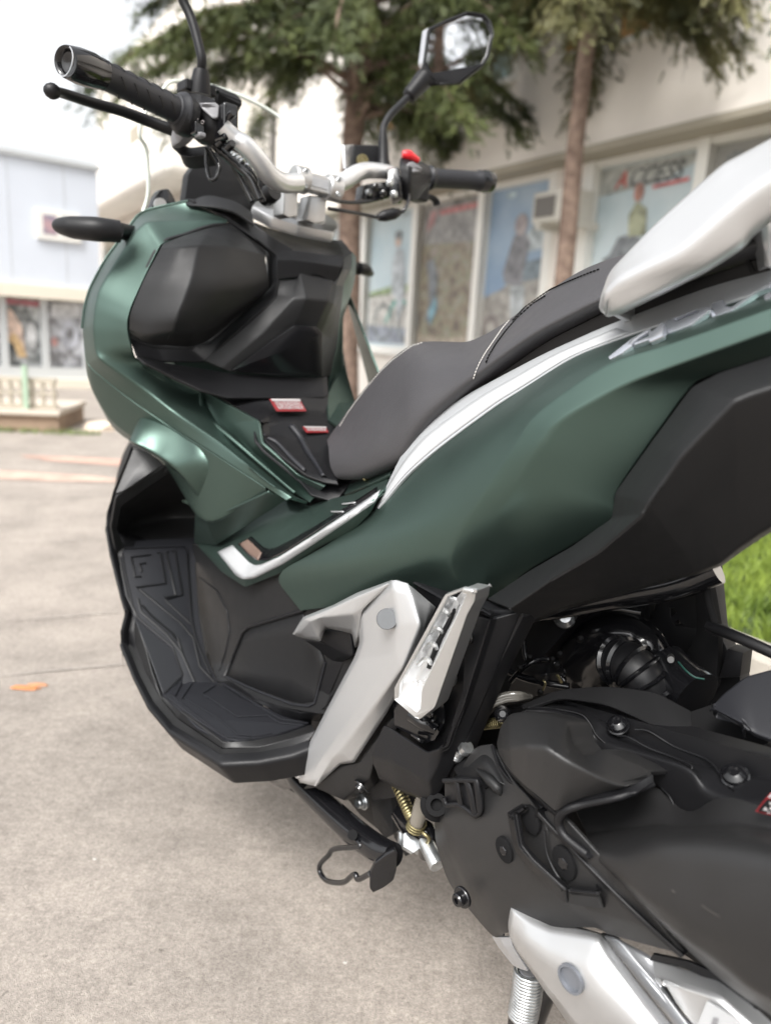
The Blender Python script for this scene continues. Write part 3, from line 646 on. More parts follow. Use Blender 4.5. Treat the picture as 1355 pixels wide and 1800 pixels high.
lump('white_chip', Pz(167,1511)+Zd*.001, (.0030,.002,.0012), mat('chip', (.45,.43,.40), .8), 'tiny white chip on the concrete left of the side stand', 'stone', seed=8)
lump('white_chip', Pz(607,1693)+Zd*.001, (.0025,.002,.001), mat('chip_grey', (.42,.40,.37), .8), 'tiny pale chip on the concrete near the bottom edge', 'stone', seed=9)
def patch(name, px, py, rx, ry, m, seed, label):
    c = Pz(px, py) + Zd*.004; V = [c] ; n_ = 40
    for i in range(n_):
        a = 6.283*i/n_; k = 1 + .45*noise.noise(Vector((math.cos(a)*1.5+seed, math.sin(a)*1.5, seed))) + .25*noise.noise(Vector((math.cos(a)*5+seed, math.sin(a)*5, seed)))
        V.append(c + np.array([rx*math.cos(a)*k, ry*math.sin(a)*k, 0]))
    o = link(name, V, [(0,i+1,(i+1)%n_+1) for i in range(n_)], m, None, None, 'structure'); return o
patch('red_dust_patch', 190, 812, .55, .10, mat('red_dust_a', (.47,.31,.25), .95, var=.2, vscale=9), 2, '')
patch('red_dust_patch', 60, 838, .50, .09, mat('red_dust_b', (.46,.33,.27), .95, var=.2, vscale=9), 5, '')
jm = mat('joint_filler', (.33,.30,.27), .9, var=.3, vscale=20)
for (xa, ya), (xb, yb) in (((-60,962),(420,938)), ((-60,1098),(420,1062)), ((-60,1197),(400,1150))):
    a = Pz(xa, ya); b_ = Pz(xb, yb); dd = (b_-a)/np.linalg.norm(b_-a); nn_ = np.cross(Zd, dd); a = a - dd*2; n_ = 60; V = []; F = []; T_l = np.linalg.norm(b_-a)+1.
    for i in range(n_+1):
        c_ = a + dd*T_l*i/n_ + nn_*.010*noise.noise(Vector((i*.35, ya, 0))); w_ = .0024*(1+.9*noise.noise(Vector((i*.9, ya, 5)))); V += [c_-nn_*w_+Zd*.004, c_+nn_*w_+Zd*.004]
        if i and noise.noise(Vector((i*.5, xa+ya, 2))) > -.25: F.append((2*i-2, 2*i, 2*i+1, 2*i-1))
    link('slab_joint', V, F, jm, None, None, 'structure')
# ---- trees
bark = mat('bark', (.19,.125,.095), .9, var=.45, vscale=14, bump=1., bscale=60, base2=(.26,.185,.145))
leafs = [mat('needles_a', (.040,.060,.022), .6, 0, .3, var=.5, vscale=2.2, base2=(.11,.13,.040)), mat('needles_b', (.060,.070,.026), .6, 0, .3, var=.5, vscale=2.2, base2=(.15,.14,.055))]
def spray_mesh(P0, D0, S0, nl=5):
    """flat feathery sprays: a stem with side leaflets"""
    P0 = np.array(P0); D = np.array(D0); D /= np.linalg.norm(D, axis=1)[:, None]; s = np.array(S0)[:, None]
    a = np.cross(D, rng.normal(size=D.shape)); a /= np.linalg.norm(a, axis=1)[:, None]; T = []
    for j in range(nl):
        t_ = (j + .5) / nl; base_ = P0 + D * s * t_; wv = D * s * .075
        for sg_ in (-1, 1): T.append(np.stack([base_ - wv, base_ + wv, base_ + (D * .6 + a * sg_) * s * .42 * (1 - .55 * t_)], 1))
    T.append(np.stack([P0 - a * s * .03, P0 + a * s * .03, P0 + D * s], 1))
    V = np.concatenate(T).reshape(-1, 3); return V, np.arange(len(V)).reshape(-1, 3)
def fastlink(name, V, F, m, parent, kind=None):
    c = (V.min(0) + V.max(0)) / 2; me = bpy.data.meshes.new(name); me.vertices.add(len(V)); me.vertices.foreach_set('co', (V - c).astype(np.float32).ravel())
    k = F.shape[1]; me.loops.add(F.size); me.loops.foreach_set('vertex_index', F.astype(np.int32).ravel()); me.polygons.add(len(F))
    me.polygons.foreach_set('loop_start', np.arange(0, F.size, k, dtype=np.int32)); me.update(calc_edges=True); me.validate(); me.materials.append(m)
    o = bpy.data.objects.new(name, me); COL.objects.link(o); po = WO.get(parent.name, np.zeros(3)) if parent else np.zeros(3)
    if parent: o.parent = parent
    o.location = c - po; WO[o.name] = c
    if kind: o['kind'] = kind
    return o
def conifer(x, y, r, h, z_low, reach, label, m, nb=44, lean=0., drop=.5, seedv=0, left=1., dens=1., group='conifers in front of the shop building', cut=None):
    base_ = np.array([x, y, 0.]); rt_ = empty('conifer_tree', tuple(base_), label, 'tree', group)
    hs_ = np.linspace(0, h, 14); pth = [base_ + np.array([lean*z/h*1.0 + .035*noise.noise(Vector((z*.6, seedv, 0))), .03*noise.noise(Vector((z*.6, seedv, 9))), z - (.05 if z == 0 else 0)]) for z in hs_]
    tube('trunk', pth, [r*1.35] + [r*(1-.7*i/13) for i in range(1,14)], bark, rt_, ns=16, n=3)
    P_, D_, S2 = [], [], []; BV = []; BF_ = []
    for i in range(nb):
        z = z_low + (h - z_low)*(i/nb)**1.25 + random.uniform(-.1,.1); az = random.uniform(0, 6.283); R_ = reach*(1 - .72*max(0, (z-z_low)/(h-z_low)))*random.uniform(.65,1.1)
        if math.cos(az) < 0: R_ *= left
        c0 = np.array([np.interp(z, hs_, [q[k] for q in pth]) for k in range(3)]); c0[2] = z
        e_ = np.array([math.cos(az), math.sin(az), 0]); n_ = 7
        pp = [c0 + e_*R_*k/n_ + Zd*(.22*R_*math.sin(2.2*k/n_) - drop*R_*(k/n_)**2*.75) for k in range(n_+1)]
        v_, f_ = sweep(spline(pp, 2), np.linspace(r*.22, .008, n_*2+1), 6, False); n0 = len(BV); BV += v_; BF_ += [tuple(q+n0 for q in ff) for ff in f_]
        ps_ = spline(pp, 6)
        for k in range(int(len(ps_)*4.6*dens)):
            tt = random.uniform(.12, 1)**.8; p_ = ps_[min(int(tt*(len(ps_)-1)), len(ps_)-1)]
            sub = rng.normal(size=3)*.3*np.array([1,1,.5]) + e_*.55 + np.array([0,0,-.10]); side = np.cross(e_, Zd)*random.uniform(-1,1); sub = sub + side
            sub /= np.linalg.norm(sub); ln = random.uniform(.12,.42)*(.6+.6*(1-tt)) 
            v0 = p_; ln *= 1.15
            for q in range(5):
                pq = v0 + sub*ln*q/5 - Zd*(.20*(q/5)**2); dd_ = sub + rng.normal(size=3)*.45 + np.array([0,0,-.45-drop*.7]); P_.append(pq); D_.append(dd_); S2.append(random.uniform(.045,.095))
    V, F = spray_mesh(P_, D_, S2)
    link('limbs', BV, BF_, bark, rt_, 60, 'stuff')
    fastlink('crown', V, F, m, rt_, 'stuff'); return rt_
def tx(px, d): return (px - CX)/FP*d + 0
conifer(tx(592,8.), 8., .135, 8.5, 2.95, 2.5, 'nearest thick conifer left of the shop posters, its dense crown over the handlebars', leafs[0], nb=110, seedv=1, left=.98, dens=1.1)
conifer(tx(952,6.2), 6.2, .085, 7.5, 3.2, 1.25, 'slim reddish conifer trunk standing just left of the ACCESS poster', leafs[1], nb=50, seedv=4, dens=.9, drop=.8)
conifer(tx(1120,7.2), 7.2, .09, 8., 3.65, 2.5, 'further conifer right of the slim trunk with branches hanging before the upper wall', leafs[0], nb=56, seedv=7, dens=.9, drop=.9)
conifer(tx(820,9.2), 9.2, .09, 7., 3.95, 1.9, 'conifer hidden behind the round mirror with olive hanging twigs', leafs[1], nb=50, seedv=11, dens=1., drop=.8)
mp_ = P(480+880/2.71, 230/2.71, -.30); mn_ = -Fd*.90 + Ld*.42 + Zd*.10; mn_ /= np.linalg.norm(mn_); dv = mp_ - C; dv /= np.linalg.norm(dv); rv = dv - 2*(dv@mn_)*mn_
print('mirror reflects towards', rv)
tp = mp_ + rv/np.linalg.norm(rv[:2])*6.0 + np.array([rv[1], -rv[0], 0])*.2
conifer(tp[0], tp[1], .08, 8.5, 1.6, 2.3, 'conifer standing behind the photographer, seen only in the scooter mirror', leafs[0], nb=100, seedv=14, dens=1.)

# ================================================================== SCOOTER
root = empty('motor_scooter', tuple(O), 'large dark green and silver maxi scooter standing on concrete in front of the shops', 'scooter')
# ---- front cowl: C-shaped green band round the glove box
r0 = row('E', 'f', [(500,38,.20),(400,58,.225),(312,80,.24),(264,110,.25),(210,185,.25),(125,300,.25),(55,430,.25),(28,520,.25),(16,620,.25),(26,730,.25),(56,800,.235),(230,940,.19),(418,1068,.13),(620,1192,.03),(850,1345,-.07),(945,1405,-.11)])
r1 = row('E', 'f', [(675,118,.155),(560,122,.16),(400,124,.175),(312,130,.18),(258,172,.185),(180,290,.19),(95,430,.19),(72,520,.19),(64,620,.19),(74,715,.188),(108,770,.175),(300,902,.15),(442,1008,.112),(650,1145,.022),(866,1322,-.078),(975,1392,-.115)])
r2 = row('E', 'f', [(680,128,.15),(600,152,.15),(480,195,.145),(378,232,.14),(345,285,.14),(300,375,.14),(240,510,.14),(220,580,.14),(221,640,.14),(240,715,.14),(268,765,.16),(400,835,.16),(555,908,.145),(690,1125,.06),(965,1368,-.06),(1045,1412,-.11)])
loft('front_cowl', [r0, r1, r2], GREEN, root, su=.3, sv=.12, thick=.004)
# rear side of the outer edge, turning away from the rider
q0 = row('E', 'f', [(500,38,.20),(400,58,.225),(312,80,.24),(264,110,.25),(210,185,.25),(125,300,.25),(55,430,.25),(28,520,.25),(16,620,.25)])
loft('cowl_side', [q0, [p + .12 * Fd - .05 * Ld for p in q0]], GREEN, root, thick=.003)
# lower cowl under the light crease
a0 = row('E', 'f', [(16,622,.25),(26,732,.25),(56,803,.235),(230,944,.19),(418,1072,.13),(620,1196,.03),(850,1349,-.07)])
a1 = row('E','f',[(17,626,.26),(32,810,.27),(62,905,.275),(150,1045,.27),(380,1230,.19),(572,1500,.075),(862,1372,-.065)])
a2 = row('E', 'f', [(17,630,.30),(40,825,.31),(70,925,.31),(170,1090,.31),(390,1240,.25),(578,1512,.10),(866,1378,-.06)])
loft('lower_cowl', [a0, a1, a2], GREEN, root, su=.3, sv=.2)
# wedge towards the floor board
loft('cowl_wedge', [row('full','l',[(343,898,.195),(361,916,.20),(471,866,.185)]), row('full','l',[(341,955,.16),(380,959,.168),(506,877,.158)])], GREEN, root, su=.15, sv=.1)
# mint shoulder bump
b0 = row('E','f',[(262,1052,.20),(290,1022,.19),(360,1026,.165),(460,1075,.12),(560,1140,.07),(700,1240,.035)])
b1 = row('E','f',[(245,1090,.185),(285,1078,.165),(370,1095,.14),(470,1160,.097),(560,1228,.055),(700,1320,.035)])
b2 = row('E','f',[(230,1132,.17),(258,1148,.15),(335,1188,.13),(395,1228,.107),(485,1312,.085),(600,1480,.09)])
b3 = row('E','f',[(232,1140,.24),(260,1156,.22),(337,1196,.20),(398,1238,.18),(488,1322,.15),(605,1490,.14)])
loft('shoulder_panel', [b0, b1, b2, b3], GREEN, root, su=.4, sv=[0,.45,.2,0])
# ---- tunnel side (teal) and raised line
t0 = row('E','f',[(262,762,.155),(400,832,.155),(560,905,.135),(820,1042,-.015),(835,1145,-.045),(1000,1290,-.10),(1120,1345,-.145)])
t1 = row('E','f',[(275,775,.16),(405,845,.16),(562,925,.14),(700,1060,.05),(790,1170,-.01),(950,1310,-.07),(1080,1385,-.115)])
t2 = row('E','f',[(290,800,.16),(420,880,.155),(575,1015,.115),(700,1128,.055),(800,1205,.012),(960,1360,-.06),(1050,1415,-.108)])
loft('tunnel_side', [t0, t1, t2], GREEN, root, su=.25, sv=.3)
tube('raised_bead', row('E','f',[(556,900,.138),(560,975,.122),(578,1022,.108),(700,1126,.048),(850,1255,-.015),(988,1372,-.075)]), .0035, GREEN, root, n=4, ns=8)

# ---- dashboard: black trim, column and glove box lid
c0 = row('E','f',[(496,36,.205),(560,40,.195),(645,72,.18),(765,128,.16),(885,212,.13),(975,262,.105)])
c1 = row('E','f',[(520,48,.19),(600,82,.18),(672,118,.155),(770,185,.135),(872,268,.10),(905,300,.095)])
loft('dash_upper_trim', [[p + .05*Fd for p in c0], c0, c1], BLACK, root, su=.2, sv=.15)
dd = row('E','f',[(668,116,.165),(682,150,.14),(852,266,.115),(874,296,.105),(906,298,.09),(770,185,.13)])
loft('dash_inner_trim', [row('E','f',[(672,118,.155),(770,186,.13),(890,272,.10),(905,300,.09),(907,400,.085),(897,478,.085),(700,650,.105),(572,768,.12),(380,768,.135),(262,742,.14)]),
     row('E','f',[(684,148,.155),(765,205,.14),(848,262,.125),(868,295,.115),(868,435,.11),(800,495,.12),(600,672,.14),(500,706,.145),(345,702,.155),(232,650,.155)]),
     row('E','f',[(680,160,.18),(755,215,.17),(838,272,.16),(855,300,.15),(852,430,.15),(790,485,.15),(595,660,.17),(498,690,.17),(345,690,.18),(240,635,.18)])], BLACK, root, su=.15, sv=.2)
loft('dash_column', [row('E','f',[(884,212,.125),(975,262,.10),(1100,278,.085),(1212,292,.08)]),
     row('E','f',[(905,300,.085),(975,300,.08),(1100,320,.07),(1200,335,.065)]),
     row('E','f',[(905,395,.085),(980,386,.08),(1090,372,.073),(1170,412,.072)])], BLACK, root, su=.08, sv=.1)
loft('dash_corner', [row('E','f',[(1212,290,.08),(1204,350,.07),(1172,420,.07)]), row('E','f',[(1247,268,.10),(1245,340,.11),(1205,432,.11)])], BLACK, root, su=.1, sv=.1)
loft('dash_top', [row('E','f',[(884,212,.125),(975,262,.10),(1100,278,.085),(1212,290,.08),(1247,268,.10)]), row('E','f',[(800,130,.22),(900,170,.22),(1050,200,.22),(1180,215,.22),(1200,210,.22)])], BLACK, root, su=.1, sv=.1)
loft('dash_lower_column', [row('E','f',[(905,396,.088),(990,388,.083),(1010,364,.078),(1165,384,.075),(1178,418,.075),(1210,428,.10)]),
     row('E','f',[(900,470,.088),(980,480,.06),(1040,480,.05),(1140,490,.05),(1165,500,.06),(1195,540,.11)]),
     row('E','f',[(740,610,.105),(840,640,.08),(985,607,.065),(1085,610,.06),(1105,640,.07),(1180,680,.12)]),
     row('E','f',[(572,766,.12),(650,800,.105),(690,818,.10),(900,835,.09),(1110,840,.085),(1150,835,.12)])], BROWN, root, su=.1, sv=.1)
plate('cubby_pocket', row('E','f',[(692,812,.09),(985,606,.055),(1083,608,.05),(1112,640,.05),(1112,838,.07),(900,834,.08)]), GLOSS, root, soft=.06, thick=.003, bev=.0006)
loft('dash_lower_sill', [row('E','f',[(262,744,.14),(392,774,.13),(690,822,.10),(900,838,.09),(1112,842,.085),(1135,836,.09)]),
     row('E','f',[(300,775,.12),(430,830,.105),(640,888,.075),(800,915,.06),(1118,922,.05),(1140,915,.055)]),
     row('E','f',[(330,795,.115),(560,900,.07),(680,935,.055),(830,935,.05),(1120,932,.045),(1142,925,.05)])], BLACK, root, su=.12, sv=.2)
lid = [row('E','f',[(382,230,.13),(480,192,.135),(600,155,.14),(686,148,.14),(765,205,.12),(846,264,.11)]),
       row('E','f',[(372,250,.105),(460,245,.075),(548,238,.065),(680,245,.075),(760,260,.085),(850,284,.09)]),
       row('E','f',[(300,385,.10),(400,400,.068),(510,400,.045),(640,410,.05),(780,400,.07),(862,380,.085)]),
       row('E','f',[(236,540,.11),(320,560,.08),(450,560,.045),(580,540,.055),(720,520,.075),(862,440,.09)]),
       row('E','f',[(228,620,.12),(310,650,.085),(430,632,.055),(520,640,.065),(640,600,.085),(780,510,.10)]),
       row('E','f',[(232,640,.13),(320,690,.12),(440,700,.11),(510,702,.11),(600,668,.115),(740,545,.12)])]
loft('glove_box_lid', lid, BROWN, root, su=[0,.3,.12,.3,.3,0], sv=[0,.12,.3,.4,.2,0], thick=.006)
tube('lid_gap', row('E','f',[(684,148,.150),(765,205,.135),(850,264,.122),(868,300,.115),(868,435,.11),(800,497,.12),(600,674,.14),(505,708,.145),(345,704,.155),(236,655,.155),(220,590,.15),(235,525,.148),(300,375,.145),(374,236,.145),(480,194,.148),(600,153,.150),(684,148,.150)]), .004, DARK, root, n=3, ns=6)
# right-hand green cowl beyond the column
loft('cowl_side', [row('E','f',[(1247,265,.12),(1245,340,.12),(1205,432,.13),(1192,560,.13),(1180,700,.13),(1150,838,.13),(1140,935,.12)]),
     row('E','f',[(1268,290,.16),(1262,380,.16),(1240,470,.16),(1205,560,.16),(1200,680,.17),(1200,790,.16),(1215,930,.12)]),
     row('E','f',[(1255,300,.30),(1260,390,.28),(1238,480,.26),(1207,580,.25),(1205,700,.24),(1232,850,.2),(1262,955,.15)])], GREEN, root, su=.3, sv=.2)
loft('tunnel_side', [row('E','f',[(1135,925,.06),(1142,1040,.0),(1192,1070,-.06)]), row('E','f',[(1170,850,.12),(1190,960,.06),(1230,1040,-.02)]), row('E','f',[(1215,790,.18),(1262,955,.1),(1310,1040,.0)])], GREEN, root, su=.2, sv=.15)

# ---- black tunnel top, fuel lid and warning labels
loft('tunnel_top', [row('E','f',[(260,745,.15),(560,895,.13),(700,965,.07),(830,1040,-.01),(838,1050,-.012)]),
     row('E','f',[(300,765,.145),(600,885,.10),(800,935,.06),(900,1000,.03),(870,1046,-.0)]),
     row('E','f',[(420,820,.115),(800,900,.07),(1000,925,.05),(1050,990,.03),(1000,1045,.0)]),
     row('E','f',[(600,860,.10),(900,900,.07),(1138,925,.05),(1140,1000,.03),(1140,1045,.0)])], BLACK, root, su=.2, sv=.2)
loft('fuel_lid_surround', [row('E','f',[(806,1040,-.0),(808,1130,-.03),(850,1180,-.05),(1000,1305,-.095),(1060,1380,-.13),(1170,1415,-.155)]),
     row('E','f',[(836,1048,.0),(836,1140,-.02),(870,1180,-.04),(1005,1282,-.08),(1125,1335,-.125),(1240,1330,-.155)]),
     row('E','f',[(1000,1046,.0),(960,1110,-.02),(990,1160,-.04),(1080,1230,-.08),(1180,1300,-.125),(1260,1310,-.155)])], BLACK, root, su=.25, sv=.2)
loft('fuel_lid', [row('T','f',[(262,510,-.004),(258,660,-.03),(300,720,-.042),(500,900,-.082),(735,1080,-.12),(935,1160,-.145),(1080,1180,-.16)]),
     row('T','f',[(340,505,.004),(340,650,-.022),(400,700,-.037),(560,880,-.075),(760,1045,-.114),(930,1110,-.14),(1060,1140,-.155)]),
     row('T','f',[(560,480,.0),(600,600,-.02),(640,700,-.035),(740,860,-.07),(840,990,-.105),(980,1060,-.13),(1100,1090,-.15)]),
     row('T','f',[(950,500,.0),(1040,560,-.02),(1100,640,-.035),(1140,760,-.06),(1160,900,-.09),(1170,1000,-.12),(1200,1060,-.14)])], BLACK, root, su=.25, sv=.15)
fl = bpy.data.objects['fuel_lid']
decal('lid_rib', fl, 'T', [(530,552),(620,660),(720,840),(830,1000),(890,1105)], [(620,552),(690,660),(790,840),(880,990),(950,1105)], RUBBER, fl, lift=.001, profile=.004, thick=.002)
decal('lid_rib', fl, 'T', [(300,690),(400,745),(560,915),(735,1078)], [(330,685),(410,712),(580,880),(760,1050)], RUBBER, fl, lift=.001, profile=.003, thick=.002)
decal('lid_rib', fl, 'T', [(262,650),(290,710),(480,885),(700,1062),(930,1165)], [(275,640),(310,700),(500,868),(720,1040),(935,1135)], RUBBER, fl, lift=.001, profile=.003, thick=.002)
def label_patch(fr, mode, q, nlines, v):
    q = [np.array(p) for p in q]; lift = .0012 * np.array([0, 0, 1.]) + .001 * (-Fd)
    o = plate('warning_label', q, LABELR, root, thick=.0006, bev=0)
    def at(u, w): return (q[0]*(1-u)+q[1]*u)*(1-w) + (q[3]*(1-u)+q[2]*u)*w + lift
    plate('label_heading', [at(.03,.04), at(.97,.04), at(.97,.22), at(.03,.22)], LABELW, o, thick=.0002, bev=0)
    V = []; F = []
    for i in range(nlines):
        w0 = .30 + .62 * i / nlines; h = .62 / nlines * .55; u = .08
        while u < .9:
            d = min(random.uniform(.05, .16), .93 - u)
            k = len(V); V += [at(u, w0), at(u + d, w0), at(u + d, w0 + h), at(u, w0 + h)]; F.append((k, k+1, k+2, k+3)); u += d + .025
    link('label_print', V, F, LABELW, o, None, kind='stuff')
    return o, at
label_patch('T','f', [p + .004*Zd - .002*Fd for p in row('T','f',[(322,282,.03),(652,285,.03),(722,412,.012),(402,415,.012)])], 5, 0)
label_patch('T','f', [p + .003*Zd - .002*Fd for p in row('T','f',[(680,575,-.019),(936,580,-.019),(962,636,-.03),(724,637,-.03)])], 2, 0)
# ---- foot board shell
# outer skin seen from outside/below, flange, rim
s_out = row('full','l',[(230,784,.255),(222,806,.262),(199,860,.275),(188,902,.285),(187,927,.29),(195,975,.295),(214,1050,.30),(221,1072,.305),(212,1110,.318),(213,1134,.32),(236,1191,.322),(262,1243,.322),(300,1288,.32),(389,1345,.305),(455,1341,.27),(515,1330,.235),(545,1318,.215)])
s_rim = row('full','l',[(236,788,.250),(228,808,.255),(205,862,.268),(195,902,.277),(194,927,.282),(201,972,.287),(220,1047,.292),(228,1072,.297),(220,1108,.310),(221,1132,.311),(243,1187,.313),(268,1234,.313),(303,1276,.31),(390,1328,.298),(455,1325,.262),(515,1313,.228),(545,1302,.208)])
s_in = row('full','l',[(243,792,.243),(236,815,.247),(211,865,.26),(200,905,.268),(200,930,.272),(209,972,.276),(226,1042,.282),(236,1072,.285),(232,1106,.298),(235,1130,.298),(258,1182,.30),(283,1226,.30),(312,1262,.297),(391,1316,.288),(458,1313,.252),(517,1297,.22),(555,1284,.198)])
s_low = [p - .03 * Zd - .02 * Ld for p in s_out]
loft('footboard_shell', [s_low, s_out, s_rim], BLACK, root, su=.2, sv=.2, thick=.003)
loft('footboard_flange', [[p+.003*Ld-.001*Zd for p in s_rim], s_in], LIT_BLACK, root, su=.2, sv=.2, thick=.003)
# upper cap under the shoulder panel
loft('footboard_cap', [row('full','f',[(236,786,.215),(262,796,.20),(288,816,.18)]), row('full','f',[(203,868,.20),(215,864,.195),(235,850,.185)])], LIT_BLACK, root, su=.2, sv=.1, thick=.004)
loft('toe_recess_rim', [row('full','f',[(296,816,.18),(250,846,.19),(205,872,.20),(196,925,.215),(206,978,.225)]),
     row('full','f',[(300,830,.185),(256,860,.20),(214,890,.21),(206,930,.225),(222,966,.235)])], LIT_BLACK, root, su=.15, sv=.2)
# deep toe recess
loft('toe_recess', [row('full','f',[(298,822,.18),(256,856,.20),(212,888,.21),(204,930,.225)]),
     row('full','f',[(352,900,.28),(300,905,.31),(245,918,.30),(212,940,.26)]),
     row('full','toe',[(352,948,.0),(310,952,.0),(258,956,.0),(206,966,.0)])], LIT_BLACK, root, su=.3, sv=.3)
# toe board surface and floor
toeL = row('full','toe',[(208,955,0),(216,1040,0),(236,1085,0),(262,1150,0),(287,1219,0)])
toeM = row('full','toe',[(262,948,0),(275,1010,0),(292,1080,0),(318,1150,0),(335,1208,0)])
toeR = row('full','toe',[(345,945,0),(345,1000,0),(350,1080,0),(362,1150,0),(384,1200,0)])
loft('toe_board', [toeL, toeM, toeR], RUBBER, root, su=.2, sv=.3, thick=.004)
# side facets between the mat and the rim
loft('board_side', [ s_in[4:13],
     row('full','toe',[(206,960,.0),(212,1000,.0),(222,1050,.0),(236,1080,.0),(243,1100,.0),(256,1140,.0),(268,1185,.0),(285,1222,.0),(322,1254,.285,'z')])], LIT_BLACK, root, su=.2, sv=.1, thick=.003)
loft('footboard_pan', [[p-.006*Ld-.003*Zd for p in s_rim[4:13]], row('full','toe',[(260,948,-.006),(265,990,-.006),(275,1040,-.006),(285,1080,-.006),(292,1100,-.006),(300,1140,-.006),(310,1180,-.006),(325,1210,-.006),(350,1230,.279,'z')])], BLACK, root, su=.2, sv=.1, thick=.002, bev=0)
fl0 = row('full','z',[(285,1219),(318,1250),(345,1277),(393,1304),(440,1300),(488,1292),(545,1274)], .286)
fl1 = row('full','z',[(330,1208),(358,1232),(390,1258),(425,1278),(460,1280),(495,1278),(545,1268)], .2855)
fl2 = row('full','z',[(382,1198),(400,1208),(430,1224),(470,1244),(500,1254),(522,1262),(545,1266)], .286)
loft('floor_board', [fl0, fl1, fl2], RUBBER, root, su=.2, sv=.2, thick=.004)
loft('footboard_pan', [[p-.006*Zd for p in s_rim[12:]], row('full','z',[(350,1230,.279),(400,1265,.279),(450,1270,.279),(500,1270,.279),(548,1262,.279)])], BLACK, root, su=.12, sv=.1, thick=.002, bev=0)
loft('floor_rim', [s_in[12:], row('full','z',[(318,1251,.288),(393,1305,.288),(445,1301,.288),(500,1290,.288),(548,1273,.288)])], LIT_BLACK, root, su=.12, sv=.1, thick=.004)
# raised anti-slip pad and its ribs
pad = row('G','toe',[(150,520),(160,492),(300,488),(440,482),(466,500),(470,620),(480,760),(488,830),(500,900),(540,1010),(580,1110),(590,1135),(560,1160),(430,1190),(440,1110),(425,1050),(390,975),(300,900),(225,835),(195,760),(165,620)], .003)
tpad = plate('toe_pad', pad, RUBBER, root, soft=.12, thick=.004, bev=.0012)
padf = row('G','z',[(350,1195),(425,1130),(590,1138),(640,1165),(700,1200),(870,1285),(1030,1336),(880,1383),(760,1405),(700,1412),(640,1398),(500,1310)], .290)
fpad = plate('floor_pad', padf, RUBBER, root, soft=.12, thick=.004, bev=.0012)
def rib(fr, mode, v, pts, r=.0019, m=DARK):
    tube('pad_rib', row(fr, mode, pts, v), r, m, tpad if mode == 'toe' else fpad, ns=6, n=1, flat=.7)
for pts in ([(285,528),(192,540),(210,635),(240,632)], [(316,520),(332,520),(358,665),(218,684),(240,700),(425,850),(490,925),(520,1060),(590,1135)],
            [(385,512),(402,512),(436,720),(355,745),(480,860)], [(225,738),(240,800),(360,905),(430,990),(465,1060)],
            [(370,512),(358,520),(405,722),(350,732)], [(415,925),(440,1010),(495,1135)], [(245,770),(285,815),(390,905),(412,940)], [(262,568),(232,572),(240,610)]):
    rib('G', 'toe', .0042, pts)
for pts in ([(160,500),(445,490),(458,520),(478,830),(500,930),(570,1100)], [(150,520),(165,620),(200,770),(228,830),(390,965),(438,1100),(350,1190)]):
    rib('G', 'toe', .0038, pts, .0013, BLACK)
for pts in ([(545,1195),(700,1300),(840,1293),(900,1330),(1010,1340)], [(592,1148),(530,1190),(560,1210)], [(445,1210),(600,1300),(700,1385),(780,1392),(860,1378)],
            [(378,1190),(480,1275),(580,1350),(650,1395),(760,1402)], [(625,1140),(760,1225),(900,1310),(1035,1330)], [(430,1215),(480,1140)], [(400,1200),(440,1120)]):
    rib('G', 'z', .2912, pts, .0016, RUBBER)
# ---- inner leg wall (tunnel side in matt black) with recessed panel
w0 = row('full','l',[(343,958,.160),(370,985,.162),(425,1028,.168),(492,1012,.178),(508,1035,.18),(536,1074,.182)])
loft('tunnel_wall', [row('full','l',[(338,955,.158),(380,985,.162),(430,1026,.168),(493,1012,.178),(540,1072,.182),(600,1060,.18)]),
     row('full','l',[(345,1010,.157),(385,1040,.162),(430,1070,.168),(490,1075,.176),(540,1090,.18),(610,1090,.18)]),
     row('full','l',[(352,1080,.163),(385,1090,.165),(425,1105,.170),(490,1120,.174),(550,1140,.178),(640,1150,.18)]),
     row('full','l',[(370,1165,.186),(390,1165,.182),(430,1175,.180),(490,1190,.178),(560,1210,.178),(650,1230,.178)]),
     row('full','l',[(384,1203,.205),(405,1210,.20),(440,1226,.195),(500,1245,.19),(560,1255,.188),(650,1260,.185)])], BROWN, root, su=.2, sv=.25)
loft('tunnel_wall_foot', [row('G','l',[(590,1115,.19),(650,1108,.178),(740,1150,.178),(900,1215,.176),(1000,1245,.176),(1085,1250,.176),(1150,1180,.18)]),
     row('G','l',[(600,1130,.20),(660,1130,.195),(760,1190,.192),(900,1255,.19),(1000,1282,.188),(1100,1282,.186),(1170,1190,.186)]),
     row('G','z',[(605,1140,.288),(680,1165,.288),(780,1225,.288),(900,1290,.288),(1000,1320,.288),(1090,1322,.288),(1130,1300,.288)])], BLACK, root, su=.2, sv=.25)
tw = bpy.data.objects['tunnel_wall']
decal('wall_recess_panel', tw, 'G', [(738,905),(765,885),(860,855),(960,825),(1012,806),(1060,900),(1115,1035)], [(650,1105),(720,1138),(800,1172),(880,1200),(960,1228),(1010,1235),(1062,1228)], BROWN, tw, lift=.0012, su=.15)
surf_tube('recess_edge', tw, 'G', [(640,1110),(728,898),(757,872),(860,840),(1020,792)], .0028, DARK, tw, lift=.0012)
surf_tube('recess_edge', tw, 'G', [(648,1112),(720,1146),(850,1200),(965,1242),(1040,1250),(1068,1236),(1120,1040)], .0016, RUBBER, tw, lift=.001)
surf_tube('wall_crease', tw, 'G', [(520,640),(600,700),(650,800),(660,900),(640,1000),(610,1080)], .0012, BLACK, tw, lift=.0004)
loft('heel_pad', [row('G','l',[(1122,1045,.178),(1205,1035,.180)]), row('G','l',[(1060,1225,.178),(1110,1255,.180)])], BLACK, root, su=.1, thick=.004, bev=.002)
